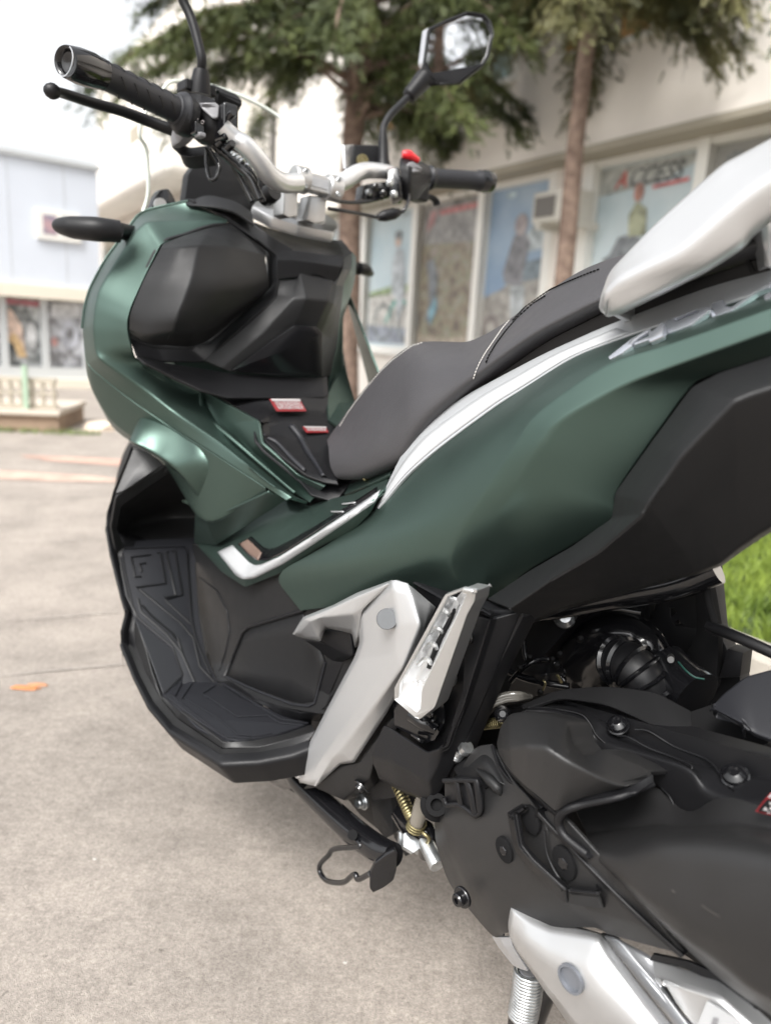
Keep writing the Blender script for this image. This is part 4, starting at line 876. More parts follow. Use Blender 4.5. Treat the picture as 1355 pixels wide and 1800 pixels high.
loft('wall_ledge', [row('G','l',[(1080,925,.195),(1110,885,.20),(1235,900,.20)]), row('G','l',[(1110,950,.195),(1205,1000,.196),(1245,1010,.2)]), row('G','l',[(965,925,.170),(1130,1045,.172),(1205,1038,.18)])], BLACK, root, su=.1, sv=.1)
plate('wall_filler', row('full','l',[(384,1200),(420,1218),(560,1290),(640,1330),(640,1050),(540,1076),(420,1100)], .150), BLACK, root, thick=.003, bev=0)

# ---- side body: front part with white and black strips
sh0 = row('L','l',[(-55,378,.155),(60,388,.150),(300,240,.140),(480,125,.130),(620,165,.125),(760,120,.13),(880,95,.135),(1090,2,.14)])
sh1 = row('L','l',[(-50,385,.16),(110,412,.165),(320,290,.155),(500,200,.150),(640,215,.155),(780,160,.158),(900,130,.16),(1092,12,.155)])
sh2 = row('L','l',[(-30,420,.165),(120,520,.18),(235,600,.19),(400,505,.197),(640,360,.20),(820,245,.20),(965,165,.192),(1060,75,.175)])
sh3 = row('L','l',[(-20,430,.165),(100,560,.178),(240,652,.184),(440,574,.186),(660,430,.186),(900,300,.184),(985,215,.184),(1020,150,.18)])
loft('front_side_cover', [sh0, sh1, sh2, sh3], GREEN, root, su=.25, sv=.1)
fsc = bpy.data.objects['front_side_cover']
decal('white_stripe', fsc, 'L', [(168,402),(262,500),(300,522),(345,518),(450,470),(640,352),(850,212),(1050,74)], [(80,444),(190,580),(230,602),(295,598),(470,510),(660,385),(860,250),(1000,150)], WHITE, fsc, lift=.0012, su=.25)
decal('black_stripe', fsc, 'L', [(280,348),(350,412),(385,424),(430,415),(520,370),(700,265),(850,172),(1085,18)], [(200,395),(262,462),(310,492),(370,495),(480,445),(700,300),(860,195),(1078,62)], GLOSS, fsc, lift=.0010, su=.25)
decal('stripe_tip', fsc, 'L', [(262,368),(310,412),(345,448)], [(212,395),(270,455),(325,495)], mat('brown_reflector', (.16,.11,.09), .25), fsc, lift=.0020)
decal('stripe_tick', fsc, 'L', [(820,160),(905,150)], [(822,168),(900,158)], SILVER, fsc, lift=.0022)
decal('stripe_tick', fsc, 'L', [(755,203),(835,205)], [(760,212),(830,212)], SILVER, fsc, lift=.0022)
# main green side panel
Rw = lambda ps, ls: row('full', 'l', [(x, y, l) for (x, y), l in zip(ps, ls)])
pA = [(528,1074),(490,1012),(575,957),(655,899),(760,794),(880,706),(1000,629),(1150,571),(1380,497)]
pB = [(812,1040),(790,985),(812,930),(850,868),(895,800),(945,727),(1065,643),(1190,601),(1380,533)]
pC = [(852,1052),(853,985),(878,920),(905,860),(945,790),(985,738),(1090,680),(1200,638),(1380,573)]
pD = [(872,1052),(925,1006),(1000,962),(1074,911),(1082,867),(1143,777),(1214,681),(1262,656),(1380,618)]
lA = [.186,.190,.187,.177,.16,.15,.14,.135,.13]; lB = [.182,.207,.213,.213,.210,.204,.188,.178,.168]
lC = [.165,.185,.200,.208,.210,.206,.192,.182,.172]; lD = [.15,.158,.160,.164,.168,.168,.162,.156,.150]
lM = [.190,.206,.205,.198,.193,.186,.171,.162,.154]
pM = [((a[0]+b[0])/2, (a[1]+b[1])/2) for a, b in zip(pA, pB)]
loft('side_panel', [Rw(pA, lA), Rw(pM, lM), Rw(pB, lB), Rw(pC, lC), Rw(pD, lD)], GREEN, root, su=.35, sv=[0,.4,.1,.12,0], thick=.004)
pG = [(x-22, y-12) for x, y in pD]; pG2 = [(x+14, y+6) for x, y in pD]
loft('panel_gap_strip', [[p - .006*Ld for p in Rw(pG, lD)], [p - .004*Ld for p in Rw(pG2, lD)]], DARK, root, su=.2, thick=.003, bev=0)
# silver / white trim under the seat
u0 = [(659,896),(702,806),(731,759),(767,729),(826,690),(885,658),(960,619),(1068,571),(1236,507),(1380,467)]
u2 = [(664,893),(712,838),(760,796),(812,756),(880,707),(930,676),(1010,626),(1110,587),(1240,543),(1380,498)]
u1 = [(x*.45+a*.55, y*.45+b*.55) for (x, y), (a, b) in zip(u0, u2)]
loft('seat_side_trim', [Rw(u0, [.172,.155,.148,.144,.14,.137,.133,.128,.122,.118]), Rw(u1, [.176,.166,.160,.156,.152,.148,.142,.136,.130,.126]), Rw(u2, [.180,.172,.166,.162,.157,.152,.147,.144,.142,.140])], TRIM, root, su=.35, sv=.4, thick=.004)
sst = bpy.data.objects['seat_side_trim']
d0 = [(x*.62+a*.38, y*.62+b*.38) for (x, y), (a, b) in zip(u0, u2)][:8]; d1 = [(x*.08+a*.92, y*.08+b*.92) for (x, y), (a, b) in zip(u0, u2)][:8]
decal('white_trim_decal', sst, 'full', d0, d1, WHITE, sst, lift=.0008, su=.35)
# chrome lettering on the tail
spn = bpy.data.objects['side_panel']
def letter(pts, lab=None):
    q = []
    for x, y in pts:
        for o_ in (spn, sst):
            h = hit(o_, 1055 + x/4.517, 460 + y/4.517, 0)
            if h is not None: q.append(h); break
    q = np.array(q); c_ = q.mean(0); n_ = np.linalg.svd(q - c_)[2][2]
    if n_ @ (C - c_) < 0: n_ = -n_
    n_ = n_ + Ld*.5; n_ /= np.linalg.norm(n_); top_ = max((q - c_) @ n_)      # plane of the letter faces, just clear of the panel
    return plate('emblem_letter', [on(1055 + x/4.517, 460 + y/4.517, n_, n_ @ c_ + top_*.9 + .0025) for x, y in pts], EMBLEM, root, thick=.0045, bev=.0007, soft=.04)
letter([(58,755),(70,775),(165,725),(245,665),(255,640),(300,600),(375,552),(380,590),(270,640),(262,660),(372,620),(388,634),(497,585),(500,480),(478,484),(402,555),(390,525),(240,610)])
letter([(500,582),(715,500),(870,380),(858,350),(770,382),(772,398),(600,468),(588,455),(770,378),(760,375),(520,465),(505,480)])
letter([(875,330),(880,440),(1040,388),(1230,245),(1372,180),(1372,140),(1325,170),(1040,355),(978,350),(975,300),(960,298)])
letter([(1228,270),(1240,278),(1285,262),(1285,238),(1250,245)])
letter([(1290,282),(1300,302),(1372,280),(1372,240),(1330,240),(1300,262)])
# ---- black rear side cover
H0 = [(855,1053),(928,1004),(1003,961),(1074,911),(1080,866),(1145,775),(1214,681),(1262,655),(1380,617)]
H1 = [(896,1070),(972,1018),(1050,972),(1128,905),(1140,883),(1196,800),(1290,703),(1322,690),(1380,672)]
H2 = [(925,1094),(1000,1064),(1080,1044),(1170,1020),(1225,1006),(1266,990),(1300,962),(1335,938),(1380,912)]
H3 = [(930,1098),(1005,1068),(1085,1048),(1172,1024),(1227,1010),(1270,994),(1306,968),(1340,945),(1385,918)]
loft('rear_side_cover', [Rw(H0,[.182,.184,.186,.187,.188,.187,.182,.176,.168]), Rw(H1,[.214,.228,.236,.242,.244,.240,.230,.224,.214]), Rw(H2,[.185,.165,.155,.150,.150,.150,.150,.150,.150]), Rw(H3,[.13]*9)], BROWN, root, su=.12, sv=[0,.12,.15,0])
# ---- seat
T_ = [(577,797),(585,770),(602,742),(640,690),(680,643),(712,616),(742,602),(785,601),(830,600),(880,577),(940,536),(1010,488),(1070,460),(1180,425),(1380,355)]
B_ = [(579,815),(595,841),(630,838),(668,822),(702,803),(728,762),(757,728),(795,697),(832,668),(880,632),(940,590),(1010,553),(1070,525),(1200,478),(1380,417)]
lT = [.07,.055,.05,.05,.045,.045,.04,.04,.045,.05,.05,.05,.05,.05,.05]
lBt = [.10,.125,.14,.15,.155,.157,.155,.15,.148,.146,.145,.143,.142,.14,.135]
def mixp(a, b, t): return [(x*(1-t)+u*t, y*(1-t)+v*t) for (x, y), (u, v) in zip(a, b)]
row_T = Rw(T_, lT); row_B = Rw(B_, lBt)
row_1 = Rw(mixp(T_, B_, .22), [.095,.10,.105,.108,.11,.11,.108,.105,.105,.105,.105,.103,.102,.1,.1])
row_2 = Rw(mixp(T_, B_, .62), [.108,.128,.140,.148,.152,.152,.148,.144,.142,.14,.138,.135,.134,.132,.13])
row_T = row_T[1:]; row_B = row_B[1:]; row_1 = [P(579,788,.112)] + row_1[2:]; row_2 = [P(581,818,.126)] + row_2[2:]
far = [p - .10*Ld - .012*Zd for p in row_T]; far2 = [p - .16*Ld - .05*Zd for p in row_T]
und = [p - .03*Ld - .004*Zd for p in row_B]
loft('seat', [far2, far, row_T, row_1, row_2, row_B, und], SEAT, root, su=.42, sv=.42, thick=0, bev=0, seg=5)
ub = [p - .018*Ld - .004*Zd for p in row_B]
loft('seat_base', [ub, [p - .035*Zd - .002*Ld for p in ub], [p - .075*Zd + .004*Ld for p in ub]], DARK, root, su=.4, sv=.3)
# stitched seams
def stitches(name, pts, m, v, d=.0035, r=.0006):
    if len(pts) < 2: return
    p = spline([q + .0005*Ld + .0003*Zd for q in pts], 12); L_ = np.r_[0, np.cumsum(np.linalg.norm(np.diff(p, axis=0), axis=1))]
    V = []; F = []
    s = 0
    if L_[-1] < d*2: return
    while s + d < L_[-1]:
        a = np.array([np.interp(s, L_, p[:, k]) for k in range(3)]); b = np.array([np.interp(s + d*.68, L_, p[:, k]) for k in range(3)])
        v_, f_ = sweep([a, (a+b)/2 + .0006*Ld, b], [r*.7, r, r*.7], 6); n0 = len(V); V += v_; F += [tuple(i + n0 for i in q) for q in f_]; s += d
    return link(name, V, F, m, seat_o, None, kind='stuff')
seat_o = bpy.data.objects['seat']
def onseat(fr, pts):
    ox, oy, s = ZF[fr]; q = np.array(pts, float); t = np.linspace(0, len(q)-1, (len(q)-1)*3+1)
    h = [hit(seat_o, ox + np.interp(k, range(len(q)), q[:,0])/s, oy + np.interp(k, range(len(q)), q[:,1])/s, .0006) for k in t]
    return [x for x in h if x is not None]
stitches('pale_stitching', onseat('J', [(1138,556),(1100,600),(1050,672),(1000,745),(965,805),(940,860),(922,908)]), THREADW, 0)
stitches('dark_stitching', onseat('J', [(1352,412),(1280,455),(1185,540),(1120,615),(1060,695),(1015,770),(995,825)]), THREADB, 0, .0042, .0009)
stitches('dark_stitching', onseat('K', [(5,490),(60,430),(130,372),(210,325),(300,285),(390,248),(480,215)]), THREADB, 0, .0042, .0009)
stitches('pale_stitching', onseat('J', [(130,1185),(175,1110),(225,1040),(300,945),(372,860),(440,795),(500,750),(560,708),(625,688)]), THREADW, 0, .004)
# ---- grab rail
g0 = [(1065,543),(1069,522),(1082,484),(1110,452),(1168,393),(1268,305),(1305,284),(1380,245)]
g1 = [(1066,543),(1074,517),(1100,495),(1140,474),(1200,446),(1268,388),(1320,345),(1380,305)]
g2 = [(1067,544),(1090,538),(1134,517),(1180,494),(1240,462),(1293,427),(1316,401),(1380,352)]
g3 = [(1068,543),(1092,534),(1136,513),(1182,490),(1242,458),(1295,423),(1318,396),(1380,346)]
loft('grab_rail', [[p-.05*Ld-.01*Zd for p in Rw(g0,[.165,.16,.155,.15,.15,.15,.15,.15])], Rw(g0,[.17,.17,.165,.16,.16,.16,.16,.16]), Rw(g1,[.172,.182,.186,.188,.19,.19,.19,.19]), Rw(g2,[.17,.176,.178,.178,.18,.18,.18,.18]), Rw(g3,[.165,.155,.15,.145,.14,.14,.14,.14])], SILVER, root, su=.3, sv=[0,.25,.14,.2,0], thick=.006)
loft('rail_support', [row('C','l',[(1235,1190,.14),(1262,1290,.13),(1285,1420,.125)]), row('C','l',[(1290,1160,.165),(1310,1270,.15),(1325,1400,.14)]), row('C','l',[(1330,1130,.165),(1340,1260,.15),(1345,1400,.145)]), row('C','l',[(1400,1090,.14),(1400,1260,.13),(1400,1390,.13)])], SILVERG, root, su=.3, sv=.15)
loft('rail_base', [row('C','l',[(1150,1275,.12),(1200,1320,.12),(1245,1370,.12),(1275,1425,.12)]), row('C','l',[(1235,1200,.10),(1270,1260,.10),(1290,1330,.10),(1300,1400,.10)])], BROWN, root, su=.4)
for k in range(4):
    tube('seat_edge_groove', row('K','l',[(60,640-k*12,.12),(300,530-k*20,.12),(560,410-k*26,.115),(800,300-k*28,.11),(1100,160-k*26,.11)]), .0012, BLACK, root, ns=6, n=5)
tube('seat_hook', row('J','l',[(255,1440,.12),(262,1470,.13),(275,1500,.13),(290,1492,.125)]), .0022, BRASS, root, ns=8)
loft('seat_latch_bracket', [row('J','l',[(200,1500,.10),(330,1440,.11),(470,1400,.12)]), row('J','l',[(150,1590,.12),(300,1530,.14),(420,1470,.15)])], GREEN, root, su=.2)
# ---- silver heel plate, bracket and foot peg
loft('heel_plate', [row('H','l',[(418,226,.212),(428,368,.212),(402,440,.212),(264,700,.211),(152,920,.210),(110,1005,.210),(133,1062,.210)]),
   row('H','l',[(440,205,.226),(445,368,.226),(420,445,.225),(280,702,.222),(166,922,.218),(128,1005,.2165),(146,1062,.216)]),
   row('H','l',[(590,54,.238),(620,280,.240),(600,420,.238),(440,660,.232),(270,900,.224),(230,960,.222),(180,1072,.219)]),
   row('H','l',[(674,76,.232),(735,270,.234),(640,492,.238),(490,695,.233),(332,905,.225),(288,948,.222),(208,1078,.219)]),
   row('H','l',[(806,190,.205),(748,330,.212),(700,475,.218),(560,722,.216),(402,962,.212),(336,968,.212),(216,1080,.212)])], SILVERL, root, su=.22, sv=.22, thick=.006, bev=0)
plate('holder_back', row('H','l',[(400,960),(560,700),(660,420),(820,300),(860,700),(820,1100),(500,1150)], .165), DARK, root, thick=.01, bev=0)
loft('heel_plate_arm', [row('H','l',[(98,322,.205),(150,238,.210),(300,178,.212),(415,118,.216),(590,54,.220)]),
   row('H','l',[(102,326,.212),(158,248,.226),(300,190,.230),(418,135,.234),(588,66,.238)]),
   row('H','l',[(118,334,.212),(182,262,.228),(232,243,.230),(396,224,.232),(440,205,.230)]),
   row('H','l',[(145,342,.205),(234,362,.208),(262,292,.208),(392,322,.206),(406,390,.205)])], SILVERL, root, su=.15, sv=.22, thick=.005, bev=0)
lathe('plug_button', P(680,1088,.240), P(680,1088,.2455), [(0,.0105),(.7,.0105),(1,.0100)], mat('plug_grey',(.10,.105,.11),.42,.2), root, 28)
bolt(528,1360,.214,.008,root,CHROME)
# dark holder under the plate
loft('peg_bracket_skin', [row('H','l',[(150,1090,.20),(280,950,.20),(420,960,.20),(560,760,.20)]), row('H','l',[(200,1082,.208),(330,985,.208),(430,960,.208),(590,740,.208)]), row('H','l',[(350,1150,.19),(480,1040,.205),(500,960,.208),(640,760,.205)]), row('H','l',[(370,1148,.14),(520,1100,.14),(560,1000,.15),(660,780,.15)])], BROWN, root, su=.15, sv=.12)
bolt(636,1382,.200,.011,root,GLOSS,axis=Ld*.7-Zd*.6)
# main black bracket
plate('foot_peg_holder', row('H','l',[(640,40,.190),(700,60,.198),(860,150,.2),(1090,200,.200),(1230,195,.200),(1240,240,.20),(1080,560,.200),(950,880,.200),(860,1130,.196),(800,1170,.196),(740,1040,.20),(560,760,.20),(600,640,.20),(760,300,.19)]), BLACK, root, soft=.05, thick=.02, bev=.003)
loft('holder_side_wing', [row('H','l',[(960,215,.215),(940,600,.216),(850,880,.220),(770,905,.220),(590,790,.216),(560,775,.214)]), row('H','l',[(1075,252,.222),(955,640,.222),(862,880,.224),(765,915,.224),(600,812,.218),(545,780,.216)]),
     row('H','l',[(1110,245,.214),(980,650,.212),(880,880,.212),(770,1060,.226),(600,960,.226),(480,930,.222)]), row('H','l',[(1235,210,.200),(1085,560,.200),(955,860,.2),(800,1165,.21),(620,1085,.212),(520,1030,.21)]), row('H','l',[(1240,215,.16),(1090,565,.16),(960,865,.16),(805,1172,.16),(640,1110,.16),(525,1045,.16)])], BLACK, root, su=.08, sv=.12)
loft('holder_shelf', [row('H','l',[(930,160,.205),(1010,175,.205),(1100,215,.205)]), row('H','l',[(975,195,.222),(1040,205,.224),(1085,230,.224)]), row('H','l',[(975,225,.21),(1030,240,.21),(1070,270,.21)])], BLACK, root, su=.1, sv=.1, thick=.003)
loft('holder_rib', [row('H','l',[(915,375,.205),(980,410,.205)]), row('H','l',[(905,398,.216),(968,440,.216)]), row('H','l',[(895,420,.205),(960,450,.205)])], BLACK, root, sv=.1, thick=.003)
bolt(832,1117,.212,.011,root,GLOSS,name='holder_bolt',h=.010)
bolt(788,1188,.205,.011,root,ZINC,name='holder_bolt',h=.010)
plate('peg_cavity', row('H','l',[(600,640),(840,620),(850,760),(800,850),(760,862),(600,780)], .2115), GLOSS, root, soft=.1, thick=.002, bev=0)
for q in [((780,700),(790,740)),((800,745),(775,765)),((690,825),(740,860)),((800,780),(790,815))]:
    tube('peg_hinge_glint', row('H','l',[(q[0][0],q[0][1],.216),((q[0][0]+q[1][0])/2+4,(q[0][1]+q[1][1])/2,.219),(q[1][0],q[1][1],.216)]), .002, GLOSS, root, ns=8)
tube('peg_pivot_pin', row('H','l',[(690,730,.225),(740,760,.225),(800,790,.215)]), .007, GLOSS, root)
# folded passenger foot peg
po = row('H','l',[(850,128,.262),(940,96,.265),(1005,108,.262),(998,160,.258),(960,230,.256),(800,690,.242),(725,748,.242),(705,742,.244),(598,650,.250),(600,590,.252)])
pi = row('H','l',[(868,140,.262),(935,112,.264),(958,125,.262),(940,170,.258),(865,330,.254),(735,600,.246),(730,690,.244),(712,712,.244),(622,640,.248),(630,570,.252)])
peg = plate('foot_peg', po, CAST, root, soft=.05, thick=.004, bev=.0012, holes=[pi])
loft('peg_outer_wall', [po[1:7], [p - .022*Ld + .004*Fd for p in po[1:7]]], CAST, peg, su=.12, thick=.003)
loft('peg_inner_wall', [row('H','l',[(935,112,.262),(958,125,.260),(940,170,.256),(865,330,.252),(735,600,.244),(730,690,.242),(712,712,.242)]), row('H','l',[(905,150,.246),(925,180,.240),(900,235,.238),(842,345,.238),(742,590,.232),(720,640,.232),(690,650,.232)])], TRAY, peg, su=.15, thick=.002)
loft('peg_tray', [row('H','l',[(868,140,.258),(840,180,.245),(760,330,.244),(640,560,.246),(618,645,.248),(665,690,.246)]), row('H','l',[(900,150,.242),(880,200,.236),(800,370,.234),(700,560,.234),(690,660,.238),(692,700,.243)]), row('H','l',[(925,150,.245),(905,220,.236),(850,345,.234),(740,590,.232),(726,680,.238),(714,716,.243)])], TRAY, peg, su=.2, sv=.3, thick=.003)
plate('peg_slot', row('H','l',[(893,195,.2385),(905,200,.2385),(835,360,.237),(780,500,.236),(758,492,.236),(800,370,.237)]), DARK, peg, soft=.1, thick=.002, bev=.0005)
for i,(x,y) in enumerate([(840,205),(805,290),(780,370),(752,445)]):
    tube('peg_tread_tooth', row('H','l',[(x-30,y+30,.240),(x,y,.247),(x+22,y+8,.247),(x+30,y+24,.240)]), .0022, CAST, peg, ns=6, n=3)
for i in range(3):
    tube('cast_mark', row('H','l',[(700+i*24,560+i*8,.239),(720+i*22,556+i*6,.239)]), .0007, CAST, peg, ns=4, n=1)
    tube('cast_mark', row('H','l',[(704+i*24,548+i*5,.239),(712+i*22,572+i*6,.239)]), .0007, CAST, peg, ns=4, n=1)
# ---- cross member, side stand
tube('frame_tube', row('P','l',[(-120,150,.14),(0,235,.15),(60,210,.17),(140,150,.16)]), .014, GLOSS, root)
plate('lower_bracket', row('P','l',[(-140,95),(60,70),(140,220),(160,350),(60,320),(-60,250),(-130,150)], .150), DARK, root, soft=.1, thick=.01)
bolt(478,1348,.17,.009,root,ZINC)
st = row('P','l',[(50,180,.185),(140,290,.185),(300,460,.186),(480,620,.188),(640,700,.19)])
ssl = tube('side_stand_leg', row('P','l',[(20,150,.178),(90,245,.185),(250,400,.185),(420,555,.187),(560,655,.19),(650,690,.19)]), [.0115,.0150,.0162,.0166,.0160,.0140], GLOSS, root, ns=24)
plate('side_stand_foot', row('P','l',[(540,735,.214),(600,690,.205),(655,655,.196),(672,680,.193),(668,780,.192),(650,840,.196),(590,885,.206),(528,914,.216),(508,890,.219),(510,800,.218)]), GLOSS, ssl, soft=.15, thick=.006, bev=.0015)
tube('stand_foot_loop', row('P','l',[(410,565,.20),(420,590,.202),(452,628,.203),(430,640,.204),(298,652,.205),(262,690,.206),(215,740,.207),(212,790,.208),(250,838,.21),(310,853,.212),(360,846,.213),(400,812,.214),(425,805,.215),(440,832,.216),(510,798,.216)]), .0034, GLOSS, ssl, n=5, ns=12)
lathe('loop_spigot', P(*[500+410/3.3875,1300+572/3.3875],.185), P(500+405/3.3875,1300+568/3.3875,.207), [(0,.006),(1,.006),(1,.004)], FLATBLACK, ssl, 14)
# plates and hoses beside the stand
plate('stand_hinge_plate', row('P','l',[(500,320),(610,290),(630,300),(650,560),(600,590),(540,520)], .150), BROWN, root, soft=.08, thick=.008, bev=.001)
plate('stand_hinge_plate', row('P','l',[(370,350),(500,300),(600,590),(560,540),(450,450)], .13), BROWN, root, soft=.05, thick=.008, bev=.001)
bolt(638,1408,.155,.011,root,ZINC,name='hinge_bolt',h=.010)
plate('stand_hinge_plate', row('P','l',[(620,280),(760,300),(780,500),(720,700),(650,580)], .11), DARK, root, soft=.05, thick=.008)
coil('spring_cable', row('P','l',[(660,250,.16),(700,340,.165),(735,420,.168),(760,470,.168)]), .0055, .0018, 13, BRASS, root)
tube('cable_core', row('P','l',[(660,250,.16),(700,340,.165),(735,420,.168),(760,470,.168)]), .0042, DARK, root)
tube('drain_hose', row('P','l',[(830,330,.175),(805,430,.175),(780,520,.175)]), [.0085,.009,.0085], mat('clear_hose',(.17,.155,.13),.12,0,.6,coat=.6), root)
coil('hose_clip', row('P','l',[(792,490,.175),(775,530,.175)]), .0098, .0012, 3, BRASS, root)
lathe('lever_pin', P(500+835/3.3875,1300+600/3.3875,.165), P(500+910/3.3875,1300+755/3.3875,.175), [(0,.008),(0.02,.0088),(.96,.0088),(1,.008)], ZINC, root)
tube('wire_clip', row('P','l',[(800,530,.172),(830,560,.175),(860,590,.172),(845,620,.17)]), .0022, BRASS, root, ns=8)
lathe('linkage_barrel', P(500+740/3.3875,1300+590/3.3875,.15), P(500+765/3.3875,1300+600/3.3875,.168), [(0,.016),(.5,.016),(.55,.013),(1,.013),(1,.006)], ZINC, root, 6)
tube('linkage_arm', row('P','l',[(690,440,.15),(760,520,.158),(850,560,.16),(840,680,.15)]), [.012,.014,.012,.009], GLOSS, root)
plate('linkage_plate', row('P','l',[(700,560),(840,560),(860,680),(790,690),(730,650)], .13), ZINC, root, soft=.15, thick=.008)

# ---- transmission case
case = [row('I','l',[(15,880,.19),(-15,905,.195),(-35,980,.195),(-30,1090,.195),(20,1240,.195),(110,1360,.195),(190,1450,.195),(240,1458,.195)]),
        row('I','l',[(60,800,.200),(30,930,.212),(20,1010,.218),(60,1120,.220),(120,1230,.220),(180,1310,.218),(240,1400,.214),(256,1440,.210)]),
        row('I','l',[(120,710,.20),(150,880,.214),(200,960,.222),(240,1050,.228),(300,1160,.230),(360,1240,.228),(440,1330,.222),(560,1420,.215)]),
        row('I','l',[(190,690,.195),(270,830,.215),(330,900,.224),(395,1000,.232),(430,1110,.234),(490,1240,.234),(560,1340,.228),(640,1440,.218)])]
loft('transmission_case', case, LIT_BLACK, root, su=.4, sv=.35)
loft('case_rear_cover', [row('I','l',[(395,960,.232),(420,1120,.235),(485,1240,.235),(560,1345,.229),(640,1445,.219)]), row('I','l',[(440,945,.234),(640,1160,.236),(760,1300,.234),(880,1440,.228),(945,1528,.222)])], LIT_BLACK, root, su=.1, thick=.004)
loft('case_top_edge', [row('I','l',[(190,690,.196),(225,790,.212),(362,958,.226)]), row('I','l',[(250,750,.192),(300,840,.208),(395,938,.222)])], BLACK, root, su=.3, thick=.004)
loft('case_top_edge', [row('I','l',[(366,955,.236),(560,1170,.238),(760,1360,.235),(948,1528,.225)]), row('I','l',[(396,938,.222),(640,1150,.224),(820,1360,.220),(968,1512,.212)])], DARK, root, su=.3, thick=.004)
loft('cover_handle_relief', [row('I','l',[(248,965,.234),(275,1110,.238),(330,1180,.240),(470,1320,.236),(490,1325,.235)]), row('I','l',[(285,965,.246),(308,1095,.249),(350,1150,.249),(475,1265,.245),(486,1270,.244)]), row('I','l',[(300,960,.236),(322,1085,.239),(372,1140,.240),(480,1240,.237),(485,1248,.237)])], BLACK, root, su=.1, sv=.15)
loft('cover_handle_relief', [row('I','l',[(494,1328,.234),(625,1345,.232),(638,1340,.232)]), row('I','l',[(494,1270,.246),(600,1282,.246),(620,1280,.244)]), row('I','l',[(492,1255,.236),(598,1260,.236),(600,1240,.234)])], BLACK, root, su=.1, sv=.15)
loft('cover_handle_relief', [row('I','l',[(248,962,.236),(310,925,.232)]), row('I','l',[(262,985,.245),(318,945,.244)]), row('I','l',[(285,975,.236),(330,955,.235)])], BLACK, root, sv=.15)
tube('cover_seam', row('I','l',[(396,1035,.236),(405,1120,.238),(440,1200,.2385),(492,1270,.2375)]), .0009, DARK, root, ns=6)
tube('cover_seam', row('I','l',[(366,945,.238),(362,1000,.2345)]), .0012, DARK, root, ns=6)
def pit(px, py, l, r, nut=True):
    c = P(px, py, l); a = Fd*.55 + Zd*.83; a /= np.linalg.norm(a); b = np.cross(Ld, a)
    q = [c + r*(math.cos(2*math.pi*k/24)*a*1.1 + math.sin(2*math.pi*k/24)*b*.85) for k in range(24)]
    o = plate('bolt_well_shade', q, FLATBLACK, root, thick=.004, bev=.0008)  # flat dark plate, the shade inside the well put into its colour
    if nut: lathe('well_bolt', c - .0005*Ld, c + .0012*Ld, [(0,r*.42),(.7,r*.42),(1,r*.34),(1,r*.2)], GLOSS, o, 6)
pit(884,1495,.2325,.0105); pit(930,1442,.2365,.0110, False); pit(989,1518,.2385,.0125)
bolt(813,1577,.222,.0105,root,GLOSS,name='case_bolt',h=.009)
# vent grille at the front of the case
plate('vent_duct', row('U','l',[(0,815),(235,812),(262,850),(275,1010),(240,1075),(205,1070),(110,995),(20,990),(0,930)], .222), DARK, root, soft=.12, thick=.02, bev=.002)
tube('vent_rim', row('U','l',[(0,815),(225,814),(255,850),(278,1020),(242,1072),(212,1062),(110,992),(25,995),(0,940)], .2245), .0025, BLACK, root, n=3, ns=8)
for x0, x1, y1 in ((90,122,985),(165,225,1060),(235,262,1040)):
    tube('vent_vane', row('U','l',[(x0,818,.225),((x0+x1)/2,900,.226),(x1,y1,.225)]), .002, BLACK, root, ns=6, flat=2.)
loft('case_front_neck', [row('U','l',[(60,720,.20),(250,560,.19),(340,540,.185)]), row('U','l',[(120,800,.205),(290,680,.21),(380,640,.20)]), row('U','l',[(250,900,.215),(400,830,.218),(470,850,.215)])], BROWN, root, su=.3, sv=.3)
tube('neck_ridge', row('U','l',[(250,740,.2145),(330,800,.2185),(400,870,.219),(430,930,.2175)]), [.002,.005,.005,.001], BROWN, root, ns=10)
lathe('front_mount_bolt', P(*[500+905/3.3875,1300+385/3.3875],.19), P(500+905/3.3875,1300+388/3.3875,.215), [(0,.017),(.5,.017),(.6,.012),(1,.011),(1,.006),(.8,.006)], FLATBLACK, root)
# ---- air box cover
ab0 = row('I','l',[(208,690,.215),(222,620,.215),(255,573,.214),(330,560,.212),(420,575,.208),(485,600,.206),(505,680,.208),(560,748,.210),(620,708,.200),(720,755,.190),(822,800,.178)])
ab = [[p - .035*Ld - .012*Zd for p in ab0], ab0,
      row('I','l',[(212,715,.225),(232,712,.240),(262,712,.250),(330,703,.258),(404,705,.260),(450,735,.258),(500,762,.254),(560,795,.247),(620,830,.239),(700,862,.226),(805,842,.198)]),
      row('I','l',[(218,735,.222),(240,775,.236),(270,810,.244),(320,860,.249),(370,900,.250),(410,935,.249),(440,962,.247),(490,930,.240),(560,905,.232),(665,880,.220),(826,824,.190)])]
loft('air_box_cover', ab, LIT_BLACK, root, su=.28, sv=[0,.10,.12,0], bev=.001)
loft('air_box_lip', [row('I','l',[(235,775,.216),(330,870,.236),(440,968,.24),(470,925,.238),(620,885,.225),(740,855,.213),(828,808,.195)]), row('I','l',[(242,795,.214),(335,890,.232),(440,985,.238),(462,960,.242),(620,915,.230),(760,885,.217),(832,848,.197)])], BLACK, root, su=.12, sv=.2)
tube('air_box_rim', row('I','l',[(828,852,.196),(700,900,.222),(560,930,.233),(490,950,.24),(460,975,.241),(455,1010,.24),(480,1060,.24),(560,1125,.238),(572,1128,.238)]), [.002,.003,.003,.0035,.0038,.0038,.0038,.0038,.003], BLACK, root, n=5)
